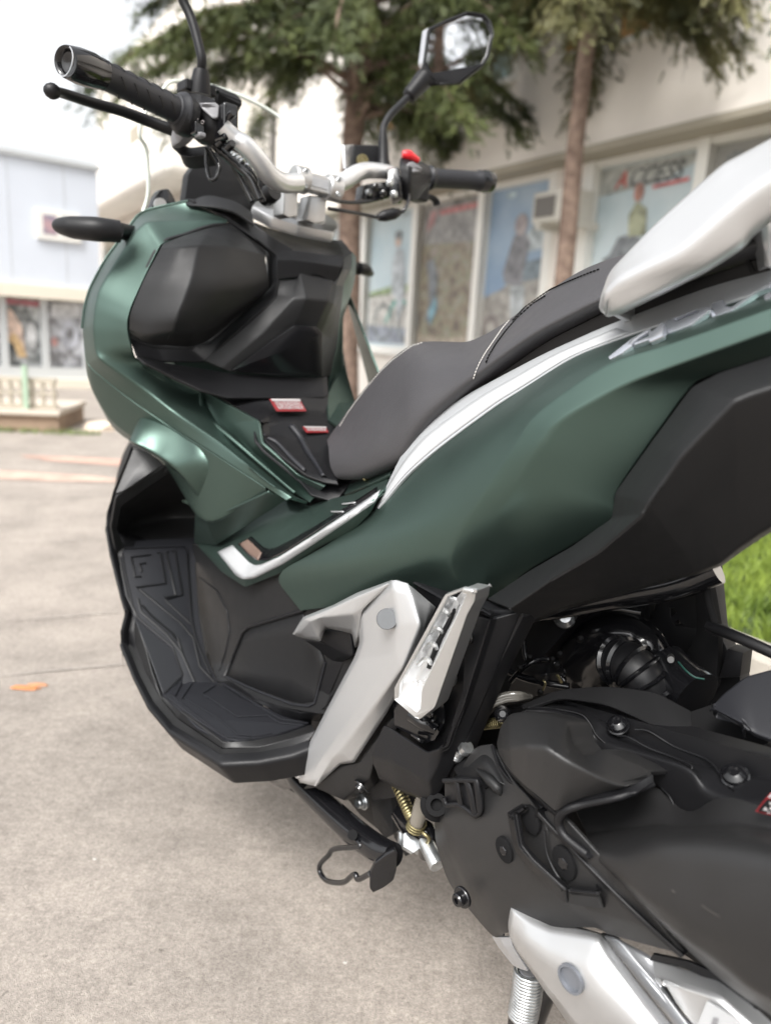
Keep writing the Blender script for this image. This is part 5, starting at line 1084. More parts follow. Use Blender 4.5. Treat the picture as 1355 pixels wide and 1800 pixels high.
# ledge between bulge and upper skin
loft('upper_skin', [row('I','l',[(325,545,.15),(450,520,.12),(560,520,.11),(660,560,.10),(800,620,.09),(960,700,.09),(1080,750,.10),(1294,790,.10),(1330,795,.10)]),
     row('I','l',[(330,552,.165),(440,550,.150),(540,570,.14),(620,610,.135),(700,640,.13),(820,700,.13),(940,760,.135),(1100,810,.14),(1330,850,.14)]),
     row('I','l',[(325,560,.17),(430,560,.160),(560,600,.152),(590,660,.15),(650,690,.15),(760,720,.15),(975,790,.155),(1050,890,.16),(1330,930,.165)]),
     row('I','l',[(300,570,.17),(420,585,.165),(500,640,.165),(560,770,.158),(640,740,.155),(740,790,.152),(840,850,.152),(960,985,.155),(1330,1010,.175)])], BLACK, root, su=.35, sv=.2)
tube('skin_edge_highlight', row('V','l',[(0,262,.118),(150,315,.114),(400,430,.108),(600,535,.104),(800,640,.102),(1000,705,.102),(1180,745,.104),(1360,768,.106)]), .003, BLACK, root, ns=8)  # added bead, shaped to give the highlight along the skin edge
tube('skin_step', row('U','l',[(590,272,.158),(760,272,.154),(1000,315,.148),(1080,380,.148),(1130,470,.15),(1195,535,.150)]), .0009, BLACK, root, ns=8)
tube('skin_step', row('V','l',[(155,505,.146),(240,515,.146),(400,600,.145),(560,660,.144),(720,730,.148),(735,765,.150)]), .0009, BLACK, root, ns=8)
tube('skin_step', row('V','l',[(500,915,.153),(560,980,.156),(620,1090,.158),(690,1160,.16),(720,1160,.16)]), .0009, BLACK, root, ns=8)
tube('skin_step', row('V','l',[(290,455,.135),(400,470,.132),(600,590,.130),(850,690,.132),(950,800,.142),(1010,890,.150),(1070,930,.155)]), .0009, BLACK, root, ns=8)
for px, py, r in ((1086,1275,.009),(1291,1364,.0095)):
    c = P(px, py, .137 if px < 1200 else .142); n_ = Ld*.55 + Zd*.8; n_ /= np.linalg.norm(n_)
    lathe('cover_screw', c, c + n_*.007, [(0,r*1.15),(.1,r*1.15),(.15,r),(.6,r*.9),(.9,r*.6),(1,r*.45),(.7,r*.3)], GLOSS, root)
lathe('cover_screw', P(883,1255,.175), P(883,1255,.184), [(0,.008),(.6,.008),(1,.005),(.8,.003)], GLOSS, root)
# dark flat top of the engine case behind
loft('engine_case_top', [row('I','l',[(300,540,.155),(450,480,.14),(640,465,.13),(830,490,.12),(975,560,.10)]), row('I','l',[(330,548,.16),(460,515,.145),(640,540,.14),(800,610,.13),(990,700,.12)])], FLATBLACK, root, su=.3)
loft('engine_case_top', [row('I','l',[(870,590,.10),(975,562,.08),(1100,520,.06),(1330,560,.06)]), row('I','l',[(960,700,.095),(1060,730,.10),(1180,770,.10),(1330,800,.105)])], FLATBLACK, root, su=.2)
# big smooth rear case
big = [row('I','l',[(520,955,.185),(700,915,.160),(835,860,.150),(960,960,.158),(1100,900,.165),(1330,960,.18)]),
       row('I','l',[(560,1045,.196),(680,1030,.190),(820,1015,.188),(960,1020,.188),(1120,1010,.188),(1330,1040,.19)]),
       row('I','l',[(575,1100,.226),(700,1122,.240),(830,1092,.248),(960,1080,.250),(1120,1090,.252),(1330,1120,.254)]),
       row('I','l',[(590,1140,.232),(760,1260,.255),(900,1330,.262),(1020,1380,.265),(1150,1400,.268),(1330,1400,.27)]),
       row('I','l',[(640,1180,.228),(800,1340,.25),(930,1450,.258),(1080,1560,.26),(1200,1650,.262),(1330,1720,.262)]),
       row('I','l',[(640,1185,.215),(805,1355,.225),(960,1505,.225),(1110,1640,.225),(1220,1720,.225),(1330,1790,.225)])]
loft('rear_case', big, LIT_BLACK, root, su=.4, sv=[0,.2,.35,.35,.2,0])
SCUFF = mat('scuff', (.06,.055,.05), .6)
for x0,y0,x1,y1 in ((900,1268,914,1280),(1018,1330,1108,1385),(1215,1440,1294,1478)):
    tube('scuff_mark', row('I','l',[(x0,y0,.2665),((x0+x1)/2,(y0+y1)/2+3,.2672),(x1,y1,.2665)]), .0004, SCUFF, root, ns=6, flat=.3)
# warning label at the right edge
lab = plate('warning_label', [p for p in row('V','l',[(1228,1095),(1345,950),(1450,960),(1450,1150)],.1935)], LABELR, root, thick=.0006, bev=0)
plate('label_heading', row('V','l',[(1325,985),(1352,955),(1445,965),(1445,1000)],.1945), LABELW, lab, thick=.0002, bev=0)
plate('label_panel', row('V','l',[(1245,1092),(1318,1000),(1445,1015),(1445,1130)],.1945), DARK, lab, thick=.0002, bev=0)
for q in ([(1288,1085),(1308,1058),(1328,1090)], [(1335,1030),(1350,1018),(1362,1040),(1345,1042)], [(1338,1080),(1345,1060),(1375,1062),(1378,1085)], [(1320,1100),(1390,1105),(1388,1112),(1322,1107)]):
    plate('label_print', row('V','l',q,.1952), LABELW, lab, thick=.0002, bev=0)
# rear pad at right
loft('rear_pad', [row('I','l',[(1055,540,.11),(1100,490,.10),(1190,420,.085),(1340,380,.07)]), row('I','l',[(1060,548,.115),(1180,610,.12),(1230,650,.12),(1340,690,.12)]), row('I','l',[(1058,560,.112),(1175,625,.115),(1225,668,.115),(1340,710,.115)])], RUBBER, root, su=.15, sv=.12, thick=.01, bev=.003)
tube('pad_stay', row('I','l',[(1260,700,.10),(1290,735,.10),(1340,760,.1)]), .008, BLACK, root)
DIMZ = mat('dull_steel', (.16,.16,.16), .4, .8)
plate('engine_block', row('I','l',[(40,730),(200,560),(480,520),(900,640),(1330,760),(1330,1785),(1000,1560),(620,1300),(240,1300),(60,1150)], .13), DARK, root, thick=.02, bev=0)
# ---- engine bay
plate('inner_frame', row('full','l',[(640,1080),(840,1010),(1100,960),(1250,985),(1262,1110),(1300,1190),(1300,1300),(1000,1330),(800,1330),(640,1250)], -.02), DARK, root, thick=.02, holes=[row('M','l',[(792,145),(822,150),(800,235),(790,235)],-.02)[::-1], row('M','l',[(903,250),(925,235),(940,260),(912,264)],-.02)[::-1], row('M','l',[(888,182),(905,180),(915,200),(890,225)],-.02)[::-1]])
tube('frame_rail', row('full','l',[(850,1080,.09),(950,1070,.08),(1060,1050,.07),(1180,1030,.06),(1260,1000,.05)]), .014, GLOSS, root)
tube('inlet_elbow', row('M','l',[(500,540,.0),(495,430,.01),(555,350,.02),(650,310,.03),(740,340,.03),(780,400,.03),(800,480,.02)]), [.030,.032,.030,.026,.024,.024,.024], GLOSS, root, ns=24)
bel = row('M','l',[(625,425,.075),(690,440,.08),(745,490,.08),(790,570,.075),(820,660,.065)])
bello = tube('inlet_bellows', bel, .022, DARK, root, ns=24)
bp_ = spline(bel, 8)
for i in range(3, 27, 4):
    t_ = bp_[i+1]-bp_[i-1]; t_ /= np.linalg.norm(t_)
    lathe('bellows_ring', bp_[i]-t_*.0022, bp_[i]+t_*.0022, [(0,.0235),(.5,.0262),(1,.0235)], GLOSS, bello)
tube('hose_cuff', row('M','l',[(850,430,.05),(930,520,.055),(1010,590,.06)]), [.022,.024,.025], GLOSS, root, ns=24)
lathe('clip_screw', P(840+890/2.631,1000+405/2.631,.06), P(840+890/2.631,1000+420/2.631,.075), [(0,.003),(1,.003),(1,.002)], DIMZ, root)
lathe('inner_bolt', P(840+400/2.631,1000+225/2.631,.06), P(840+402/2.631,1000+222/2.631,.068), [(0,.012),(.6,.011),(1,.006)], ZINC, root)
for pts, r_ in (([(110,460,.09),(200,500,.10),(300,525,.10),(420,545,.09)], .004), ([(150,520,.1),(230,440,.1),(330,420,.08),(400,500,.08)], .003), ([(210,330,.09),(215,380,.09),(225,420,.09)], .003),
                ([(330,430,.07),(370,480,.08),(400,520,.08)], .0025), ([(480,230,.03),(600,180,.03),(760,200,.02)], .008), ([(650,180,.02),(700,300,.02)], .01)):
    tube('engine_hose', row('M','l',pts), r_, GLOSS, root, ns=8)
tube('brass_wire', row('M','l',[(300,560,.11),(310,530,.115),(300,515,.115)]), .0012, BRASS, root, ns=6)
tube('brass_wire', row('M','l',[(385,525,.1),(372,500,.105),(365,490,.105)]), .0015, BRASS, root, ns=6)
tube('green_wire', row('M','l',[(925,430,.075),(960,470,.08),(1000,500,.08),(1045,510,.075)]), .0008, mat('green_wire',(.008,.05,.04),.4), root, ns=6)
for k, (x, y) in enumerate([(235,415),(190,465),(340,425),(362,452),(375,400),(470,330),(285,575)]):
    lathe('small_screw', P(840+x/2.631,1000+y/2.631,.10), P(840+x/2.631+2,1000+y/2.631-4,.112), [(0,.003),(.6,.0033),(1,.002)], FLATBLACK, root, 10)
loft('carburettor_body', [row('M','l',[(140,560,.06),(180,470,.08),(240,440,.09)]), row('M','l',[(260,590,.09),(300,490,.11),(330,430,.09)]), row('M','l',[(420,550,.06),(400,470,.08),(370,420,.06)])], DARK, root, su=.2, sv=.3, thick=.01)
for k in range(3):
    tube('transparent_hose', row('U','l',[(135,540+k*8,.195),(200,400+k*10,.19),(330,270-k*16,.18),(450,215-k*18,.17),(560,200-k*14,.16),(640,190,.14)]), .0032, mat('hose_%s' % 'abc'[k], (.10,.095,.085), .12, 0, .6, coat=.5), root, ns=10)
coil('return_spring', row('U','l',[(240,400,.17),(330,392,.168),(425,380,.165)]), .0048, .001, 13, BRASS, root)
coil('banjo_thread', row('U','l',[(90,640,.20),(130,590,.20)]), .005, .0014, 5, ZINC, root)
lathe('banjo_fitting', P(780+75/4.234,1180+655/4.234,.20), P(780+175/4.234,1180+560/4.234,.20), [(0,.0042),(.7,.0042),(.75,.007),(1,.007)], ZINC, root)
plate('mud_guard', row('M','l',[(1000,60),(1060,40),(1075,100),(1110,300),(1100,560),(1020,560),(930,450),(1010,300)], .0), FLATBLACK, root, soft=.2, thick=.01)
tube('guard_strut', row('full','l',[(1245,1100,.05),(1300,1122,.06),(1385,1160,.06)]), .0055, DARK, root, ns=8)
tube('guard_edge', row('full','l',[(1240,1010,.05),(1245,1060,.05),(1262,1112,.05)]), .004, FLATBLACK, root, ns=8)
plate('guard_block', row('full','l',[(1278,1140),(1305,1148),(1300,1190),(1262,1192)], .0), BLACK, root, thick=.02)
plate('guard_edge_plate', row('M','l',[(1060,45),(1080,100),(1060,35),(1130,-5),(1075,110),(1110,300),(1150,300),(1120,260)][:0] or [(1075,280),(1110,260),(1165,300),(1165,320),(1080,310)], .02), BLACK, root, thick=.01)
# ---- silver under-cover and centre stand
un = [row('N','l',[(128,205,.205),(210,265,.206),(300,335,.207),(420,350,.207),(540,385,.206),(610,480,.206),(700,600,.206),(860,800,.206),(1000,960,.206)]),
      row('N','l',[(100,270,.222),(190,330,.224),(290,370,.224),(400,390,.224),(520,410,.224),(585,510,.224),(670,620,.224),(830,830,.224),(960,990,.224)]),
      row('N','l',[(90,340,.222),(170,430,.232),(260,500,.236),(350,560,.238),(430,610,.238),(500,680,.238),(580,760,.236),(700,860,.235),(800,990,.234)]),
      row('N','l',[(95,400,.210),(130,470,.212),(180,540,.214),(230,610,.214),(270,670,.214),(310,720,.214),(350,780,.214),(400,850,.212),(470,990,.21)])]
loft('silver_under_cover', un, SILVERL, root, su=.2, sv=[0,.2,.4,0], bev=0)
loft('silver_side_strip', [row('N','l',[(530,392,.203),(600,485,.203),(690,600,.203),(1000,975,.203)]), row('N','l',[(620,412,.204),(700,515,.208),(810,640,.209),(1020,930,.208)]), row('N','l',[(835,525,.192),(850,640,.197),(920,760,.202),(1080,930,.202)]) ], SILVERG, root, su=.2, sv=.2, bev=0)
loft('silver_rear_box', [row('N','l',[(780,500,.200),(940,555,.20),(1100,600,.20),(1240,700,.20),(1420,870,.2)]), row('N','l',[(790,590,.215),(930,620,.218),(1110,680,.22),(1230,790,.22),(1330,890,.22)]), row('N','l',[(830,610,.222),(930,650,.224),(1080,700,.224),(1190,800,.224),(1260,890,.224)]), row('N','l',[(890,710,.216),(940,780,.218),(990,840,.218),(1030,880,.218),(1080,940,.218)])], SILVERL, root, su=.2, sv=.15)
loft('black_gap_strip', [row('N','l',[(765,515,.204),(950,560,.204),(1110,640,.204),(1360,860,.204)]), row('N','l',[(785,482,.203),(960,520,.203),(1080,575,.203),(1190,640,.203)])], DARK, root, su=.15)
plate('pale_sticker', row('N','l',[(1045,710),(1190,800),(1290,900),(960,920)], .226), WHITE, root, soft=.05, thick=.0008, bev=0)
plate('sticker_print', row('N','l',[(1075,790),(1100,795),(1090,840),(1065,835)], .2272), GREY, root, thick=.0002, bev=0)
c = P(860+395/2.737,1500+600/2.737,.2385); lathe('cover_hole', c, c + Ld*.003, [(0,.012),(1,.0118),(1,.0098),(-.9,.0092),(-1.4,.004)], mat('recess_grey', (.16,.17,.19), .4, .3), root, 32)
loft('under_cover_tab', [row('N','l',[(10,400,.19),(50,405,.20),(98,402,.20)]), row('N','l',[(40,450,.19),(70,450,.20),(110,450,.20)]), row('N','l',[(110,540,.19),(150,560,.19),(185,570,.19)])], SILVERG, root, su=.2, sv=.2)
tube('stand_tube', row('N','l',[(290,560,.10),(255,680,.11),(215,800,.12),(190,940,.12)]), [.012,.013,.012,.012], GLOSS, root)
coil('stand_spring', row('N','l',[(190,565,.16),(178,680,.162),(160,785,.165)]), .0135, .0024, 15, ZINC, root, ns=8)
tube('spring_core', row('N','l',[(190,560,.16),(178,680,.162),(160,790,.165)]), .0095, GREY, root)
tube('spring_hook', row('N','l',[(160,780,.165),(150,830,.168),(140,860,.165)]), .004, ZINC, root, ns=8)
loft('stand_plate', [row('N','l',[(90,760,.165),(160,810,.165),(240,720,.16)]), row('N','l',[(70,990,.16),(140,990,.165),(200,980,.16)])], GLOSS, root, thick=.006)
# ---- handlebar, left side
def A_(x, y, v, m='l'): return P(60 + x/2.71, y/2.71, v, m)
def B_f(x, y, v, m='l'): return P(480 + x/2.71, y/2.71, v, m)
g_in = A_(690, 530, .245); g_out = A_(320, 352, .352); g_end = A_(150, 292, .400)
d_ = g_in - g_out
lathe('grip', g_out, g_in, [(0,.0145),(.0,.0163),(.04,.0168),(.06,.0158),(.3,.0158),(.7,.0160),(.93,.0162),(.94,.0188),(.97,.0196),(1.0,.0235),(1.03,.0250),(1.06,.0235),(1.07,.018)], RUBBER, root, 40, smooth=40)
gg = bpy.data.objects['grip']
for i in range(5):
    for s_ in (0, 1, 2):
        t0 = .12 + i*.16; ax = d_/np.linalg.norm(d_); u = np.cross(ax, [0,0,1.]); u /= np.linalg.norm(u); v_ = np.cross(u, ax)
        pts = []
        for k in range(5):
            th = math.radians(100 + s_*75 + k*11); pts.append(g_out + d_*(t0 + k*.022 + s_*.03) + .0161*(math.cos(th)*u*-1 + math.sin(th)*v_))
        tube('grip_groove', pts, .0011, DARK, gg, ns=6, n=2)
lathe('bar_end', g_end, g_out, [(.13,.004),(.11,.0062),(.10,.0108),(.03,.0130),(.0,.0150),(.0,.0160),(.03,.0168),(.35,.0190),(.7,.0192),(.93,.0168),(.95,.0172),(1.0,.0172),(1.,.012)], GLOSS, root, 40, smooth=40)
lathe('bar_end_ring', g_end + .0004*d_/np.linalg.norm(d_), g_end - .0006*d_/np.linalg.norm(d_), [(0,.0150),(0,.0163),(1,.0163),(1,.0150)], SILVERG, root, 40, ring=True)
# clutch / brake lever
lv = [A_(95,432,.405), A_(150,448,.385), A_(280,490,.345), A_(420,530,.305), A_(540,575,.270), A_(660,620,.240)]
tube('lever', lv, [.006,.0068,.0075,.0078,.0085,.009], BLACK, root, flat=.85, ns=16)
bc = A_(88,434,.407); lathe('lever_ball', bc - .009*Ld, bc + .009*Ld, [(0,.003),(.15,.0065),(.4,.0086),(.6,.0086),(.85,.0065),(1,.003)], BLACK, root, 20, smooth=60)
plate('lever_perch', [A_(640,600,.235), A_(700,575,.23), A_(735,600,.225), A_(725,640,.225), A_(690,680,.225), A_(655,708,.232)], GREY, root, soft=.08, thick=.02, bev=.002)
loft('lever_perch_lower', [[A_(660,708,.225), A_(720,745,.215), A_(835,735,.195)], [A_(700,660,.22), A_(740,700,.205), A_(835,690,.19)]], BLACK, root, thick=.02)
# switch housing
sw = [[A_(728,438,.222), A_(790,445,.212), A_(850,470,.200), A_(880,500,.193)],
      [A_(722,500,.228), A_(780,500,.222), A_(850,520,.208), A_(890,560,.196)],
      [A_(725,580,.228), A_(760,590,.224), A_(840,600,.210), A_(892,620,.197)],
      [A_(740,640,.222), A_(790,660,.216), A_(840,665,.206), A_(882,655,.198)],
      [A_(750,650,.212), A_(800,690,.208), A_(845,695,.202), A_(875,680,.197)]]
loft('switch_housing', sw, BLACK, root, su=.3, sv=.35, thick=.02)
lathe('housing_collar', A_(700,545,.241), A_(760,575,.224), [(0,.0235),(.1,.0245),(.6,.0245),(1,.022)], BLACK, root, 32)
plate('grey_button', [A_(778,492,.2225), A_(810,488,.2205), A_(862,488,.2085), A_(880,505,.2045), A_(876,560,.2055), A_(850,565,.2110), A_(800,520,.2205)], GREY, root, soft=.2, thick=.006, bev=.0015)
box('indicator_switch', A_(778,620,.228), [Fd, Ld+.3*Zd, Zd], (.016,.014,.014), GLOSS, root, .002)
box('horn_switch', A_(792,645,.226), [Fd, Ld, Zd], (.015,.010,.006), GREY, root, .002)
for x, y in ((775,567),(803,582)):
    tube('switch_symbol', [A_(x-7,y-4,.2285), A_(x,y-8,.2285), A_(x+7,y,.2285), A_(x,y+8,.2285), A_(x-7,y+3,.2285)], .0004, LABELW, root, n=2, ns=5)
box('clamp_block', A_(915,590,.192), [Ld, Fd, Zd], (.022,.03,.045), GLOSS, root, .004)
for x, y in ((900,548),(930,560),(880,690),(925,705)): 
    c = A_(x,y,.197); lathe('clamp_bolt', c, c - .012*Fd + .004*Zd, [(0,.0055),(.7,.0055),(1,.0045),(1,.002)], GLOSS, root, 12)
plate('reservoir', [A_(858,430,.16), A_(880,432,.155), A_(990,478,.12), A_(992,500,.12), A_(960,560,.125), A_(862,512,.155)], BLACK, root, soft=.06, thick=.05, bev=.003)
lathe('reservoir_cap_screw', A_(870,440,.16), A_(868,430,.16), [(0,.004),(1,.004)], GLOSS, root, 10)
box('mirror_mount_block', A_(775,428,.205), [Ld, Fd, Zd], (.045,.03,.014), BLACK, root, .003)
lathe('mirror_boot', A_(790,450,.205), A_(797,330,.205), [(0,.0150),(.3,.0140),(.9,.0105),(1,.0095)], BLACK, root, 24)
tube('mirror_stem', [A_(797,335,.205), A_(800,285,.206), A_(788,225,.208), A_(760,120,.212), A_(735,55,.216), A_(705,-10,.222), A_(690,-90,.226), A_(670,-240,.234)], .0062, BLACK, root)
ml = A_(655,-330,.24)
box('mirror', ml, [Ld, Zd, Fd+.15*Ld], (.13,.10,.025), BLACK, root, .012, taper=.8)
# wires and hook under the switch
tube('wire_loop', [A_(820,705,.20), A_(822,780,.20), A_(840,852,.20), A_(868,845,.195), A_(882,790,.19), A_(858,740,.192), A_(838,712,.196)], .0028, GLOSS, root, ns=8)
for pts, r_ in (([(850,680,.19),(900,730,.18),(980,800,.16),(1030,850,.15),(1075,950,.14)], .006), ([(880,700,.18),(960,770,.16),(1040,830,.14),(1060,900,.13),(1090,960,.12)], .005), ([(900,690,.175),(950,790,.16),(990,860,.15),(1040,960,.14)], .0045), ([(930,700,.16),(990,760,.14),(1050,840,.13)], .004)):
    tube('control_cable', [A_(*p) for p in pts], r_, GLOSS, root, ns=10)
coil('cable_adjuster', [A_(915,735,.165), A_(955,755,.16), A_(1000,790,.155)], .006, .0022, 6, ZINC, root)
lathe('ignition_barrel', A_(1090,950,.09), A_(1145,910,.085), [(0,.010),(.5,.011),(.55,.014),(1,.013),(1,.006)], BLACK, root)
# silver bar
tube('handlebar_tube', [A_(900,600,.20), A_(955,655,.185), A_(1015,700,.17), A_(1075,770,.15), A_(1125,835,.13), A_(1185,870,.105), A_(1260,870,.075)], [.0105,.0112,.0125,.0132,.0135,.0135,.0135], SILVER, root, ns=28)
tube('handlebar_tube', [B_f(285,885,-.050), B_f(345,860,-.075), B_f(400,825,-.10), B_f(450,812,-.125), B_f(510,815,-.150), B_f(560,822,-.172)], [.0140,.0140,.0138,.0130,.0120,.0112], SILVER, root, ns=28)
# clamp, risers, top plate
Y_ = lambda x, y, v, m='f': P(387 + x/1.931, 140 + y/1.931, v, m)
cL = P(527,316,.030); cR = P(584,331,-.030); ub_ = (cR - cL)/np.linalg.norm(cR - cL)
for c_ in (cL, cR):
    lathe('bar_clamp', c_ - ub_*.0125, c_ + ub_*.0125, [(0,.017),(.08,.0195),(.92,.0195),(1,.017)], ALU, root, 36)
    box('clamp_jaw', c_ + Fd*.012, [ub_, Fd, Zd], (.0245,.040,.020), ALU, root, .003)
    for dz in (.017, -.017):
        e_ = c_ - Fd*.013 + Zd*dz*.6; lathe('clamp_screw', e_, e_ - Fd*.006, [(0,.0042),(.8,.0042),(1,.0034),(1,.002),(.4,.0018)], ZINC, root, 12)
box('clamp_bridge', (cL + cR)/2 + Fd*.004, [ub_, Fd, Zd], (.045,.026,.026), ALU, root, .003)
box('bridge_recess', (cL + cR)/2 - Fd*.0085, [ub_, Fd, Zd], (.030,.004,.014), SILVERG, root, .001)
for q in ([(216,372),(266,374),(264,462),(236,470),(213,458)], [(306,392),(364,398),(358,482),(322,490),(292,476)]):
    plate('bar_riser', [Y_(x, y, .112) for x, y in q], ALU, root, soft=.06, thick=.028, bev=.003)
top = row('full','yoke',[(443,361,0),(480,381,0),(527,396,0),(560,403,0),(587,408,0),(594,398,0),(592,388,0),(560,366,0),(510,350,0),(470,342,0),(450,352,0)])
TW = C + np.array([0,0,30.]) - Fd*10
plate('top_clamp_plate', top, ALU, root, soft=.1, thick=.018, bev=.0035, toward=TW)
plate('top_plate_boss', row('full','yoke',[(492,372,.004),(520,380,.004),(535,374,.004),(510,362,.004)]), ALU, root, soft=.2, thick=.004, bev=.001, toward=TW)
yn = -Fd*.45+Zd*.893
lathe('stem_nut', P(560,390,0,'yoke'), P(560,390,0,'yoke') + .007*yn, [(0,.010),(1,.010),(1,.006)], ALU, root, 6)
lathe('stem_nut', P(468,357,0,'yoke'), P(468,357,0,'yoke') + .012*yn, [(0,.009),(1,.009),(1,.006)], BLACK, root, 12)
# right side
r_in = B_f(745,848,-.27); r_out = B_f(985,862,-.375); r_end = B_f(1045,868,-.402)
lathe('grip', r_out, r_in, [(0,.0150),(.0,.0185),(.04,.0188),(.07,.0165),(.3,.0165),(.7,.0165),(.93,.0168),(.94,.019),(1.0,.0215),(1.05,.019)], RUBBER, root, 36, smooth=40)
lathe('bar_end', r_end, r_out, [(0,.010),(.02,.0165),(.15,.0190),(.7,.0200),(.95,.0180),(1.0,.0180)], GLOSS, root, 32, smooth=40)
rs = [[B_f(605,755,-0.183), B_f(640,745,-0.198), B_f(700,765,-0.223), B_f(745,790,-0.243)],
      [B_f(600,790,-0.173), B_f(650,790,-0.183), B_f(700,810,-0.213), B_f(752,830,-0.240)],
      [B_f(610,860,-0.173), B_f(650,870,-0.183), B_f(700,880,-0.213), B_f(750,870,-0.243)],
      [B_f(585,940,-0.183), B_f(640,955,-0.190), B_f(690,950,-0.218), B_f(725,905,-0.240)]]
loft('switch_housing', rs, BLACK, root, su=.3, sv=.3, thick=.03)
tube('kill_switch', [B_f(615,735,-0.185), B_f(645,740,-0.195), B_f(690,765,-0.215)], [.006,.0085,.005], RED, root, ns=14)
plate('start_button', [B_f(640,780,-0.179), B_f(668,768,-0.189), B_f(712,800,-0.208), B_f(705,818,-0.208), B_f(672,822,-0.192), B_f(640,828,-0.179)], GREY, root, soft=.25, thick=.008, bev=.002)
plate('throttle_housing', [B_f(540,800,-0.148), B_f(600,790,-0.163), B_f(610,860,-0.163), B_f(620,940,-0.168), B_f(575,945,-0.153), B_f(545,880,-0.143)], GLOSS, root, soft=.12, thick=.03, bev=.004)
box('housing_lower', B_f(670,915,-.225), [Ld, Fd, Zd], (.05,.03,.03), BLACK, root, .005)
lathe('housing_bolt', B_f(585,820,-.175), B_f(598,822,-.178), [(0,.007),(1,.007),(1,.004)], ZINC, root, 14)
plate('brake_reservoir', [B_f(388,688,-.12), B_f(505,690,-.16), B_f(545,760,-.175), B_f(540,800,-.175), B_f(400,800,-.125), B_f(385,790,-.12)], BLACK, root, soft=.06, thick=.055, bev=.003)
plate('reservoir_side', [B_f(338,690,-.08), B_f(386,688,-.118), B_f(384,800,-.118), B_f(345,805,-.08)], SILVERG, root, soft=.05, thick=.004, bev=.001)
c = B_f(420,768,-.125,'l'); lathe('sight_glass', c, c - .006*Fd + .001*Ld, [(0,.0105),(1,.0105),(1,.008),(.7,.0078),(.7,.004),(.9,.0035)], BRASS, root, 24)
plate('brake_master_body', [B_f(430,880,-.12), B_f(560,860,-.17), B_f(590,900,-.18), B_f(580,940,-.18), B_f(480,955,-.14), B_f(420,950,-.12)], GLOSS, root, soft=.1, thick=.03, bev=.004)
for x, y in ((450,915),(480,890),(520,920),(550,870),(440,940),(570,925)):
    c = B_f(x,y,-.13); lathe('clamp_bolt', c, c - .008*Fd, [(0,.006),(.7,.006),(1,.004)], ZINC if x % 4 else GLOSS, root, 10)
tube('lever', [B_f(640,935,-.21), B_f(700,935,-.245), B_f(745,938,-.27), B_f(772,955,-.285), B_f(780,975,-.29)], [.007,.007,.0065,.0075,.008], BLACK, root, flat=.7)
tube('cable', [B_f(300,958,-.05), B_f(370,965,-.08), B_f(440,962,-.11), B_f(520,945,-.15)], .0030, GLOSS, root, ns=8)
tube('cable', [B_f(262,993,-.03), B_f(340,1005,-.06), B_f(430,1022,-.10), B_f(505,1038,-.13)], .0030, GLOSS, root, ns=8)
tube('cable_connector', [B_f(500,1036,-.13), B_f(530,1028,-.14), B_f(575,1018,-.155), B_f(600,1012,-.165)], [.006,.0095,.0095,.006], BLACK, root)
tube('cable', [B_f(598,1014,-.165), B_f(625,1000,-.17), B_f(642,960,-.18), B_f(645,920,-.19)], .0030, GLOSS, root, ns=8)
lathe('mirror_base', B_f(525,790,-.165), B_f(524,630,-.165), [(0,.013),(.2,.010),(.75,.0085),(1,.0065)], BLACK, root, 20)
tube('mirror_stem', [B_f(524,640,-.165), B_f(528,600,-.17), B_f(560,545,-.185), B_f(605,500,-.205), B_f(650,455,-.225)], .0062, BLACK, root)
lathe('mirror_boot', B_f(640,465,-.222), B_f(722,372,-.255), [(0,.0085),(.08,.0125),(.9,.0165),(1,.0165)], BLACK, root, 24)
mo = [(738,132),(830,88),(925,52),(1005,66),(1035,100),(1052,160),(1030,270),(1005,310),(895,395),(785,398),(745,352),(716,300)]
mi = [(752,142),(835,102),(925,70),(995,80),(1018,108),(1036,162),(1014,262),(992,300),(885,382),(790,386),(758,345),(728,295)]
mpos = B_f(880,230,-.30); mn = C - mpos; tgt = np.array([.18, -.55, .95])         # glass tilted up to the branches overhead
mn = (-Fd*.90 + Ld*.42 + Zd*.10); mn /= np.linalg.norm(mn)
def onm(x, y, lift=0): return on(480 + x/2.71, y/2.71, mn, mn @ mpos + lift)
mirr = plate('mirror', [onm(x, y) for x, y in mo], BLACK, root, soft=.1, thick=.010, bev=.002, holes=[[onm(x, y) for x, y in mi]])
plate('mirror_glass', [onm(x, y, -.003) for x, y in mi], MIRROR, mirr, thick=.002, bev=0)
bk = [onm(x, y, -.004) for x, y in mo]; cc = sum(bk)/len(bk)
bk += [bk[0]]
loft('mirror_shell', [bk, [cc + (p-cc)*.92 - mn*.02 + Ld*.012 for p in bk], [cc + (p-cc)*.55 - mn*.04 + Ld*.015 for p in bk], [cc + (p-cc)*.02 - mn*.042+ Ld*.015 for p in bk]], SILVERG, mirr, su=.2, sv=.3, thick=0, bev=0)
loft('mirror_neck', [[onm(716,300,.0), onm(745,352,.002), onm(785,398,.0), onm(880,398,.0)], [onm(690,350,-.006), onm(720,385,-.004), onm(740,410,-.006), onm(800,408,-.006)]], BLACK, mirr, thick=.012)
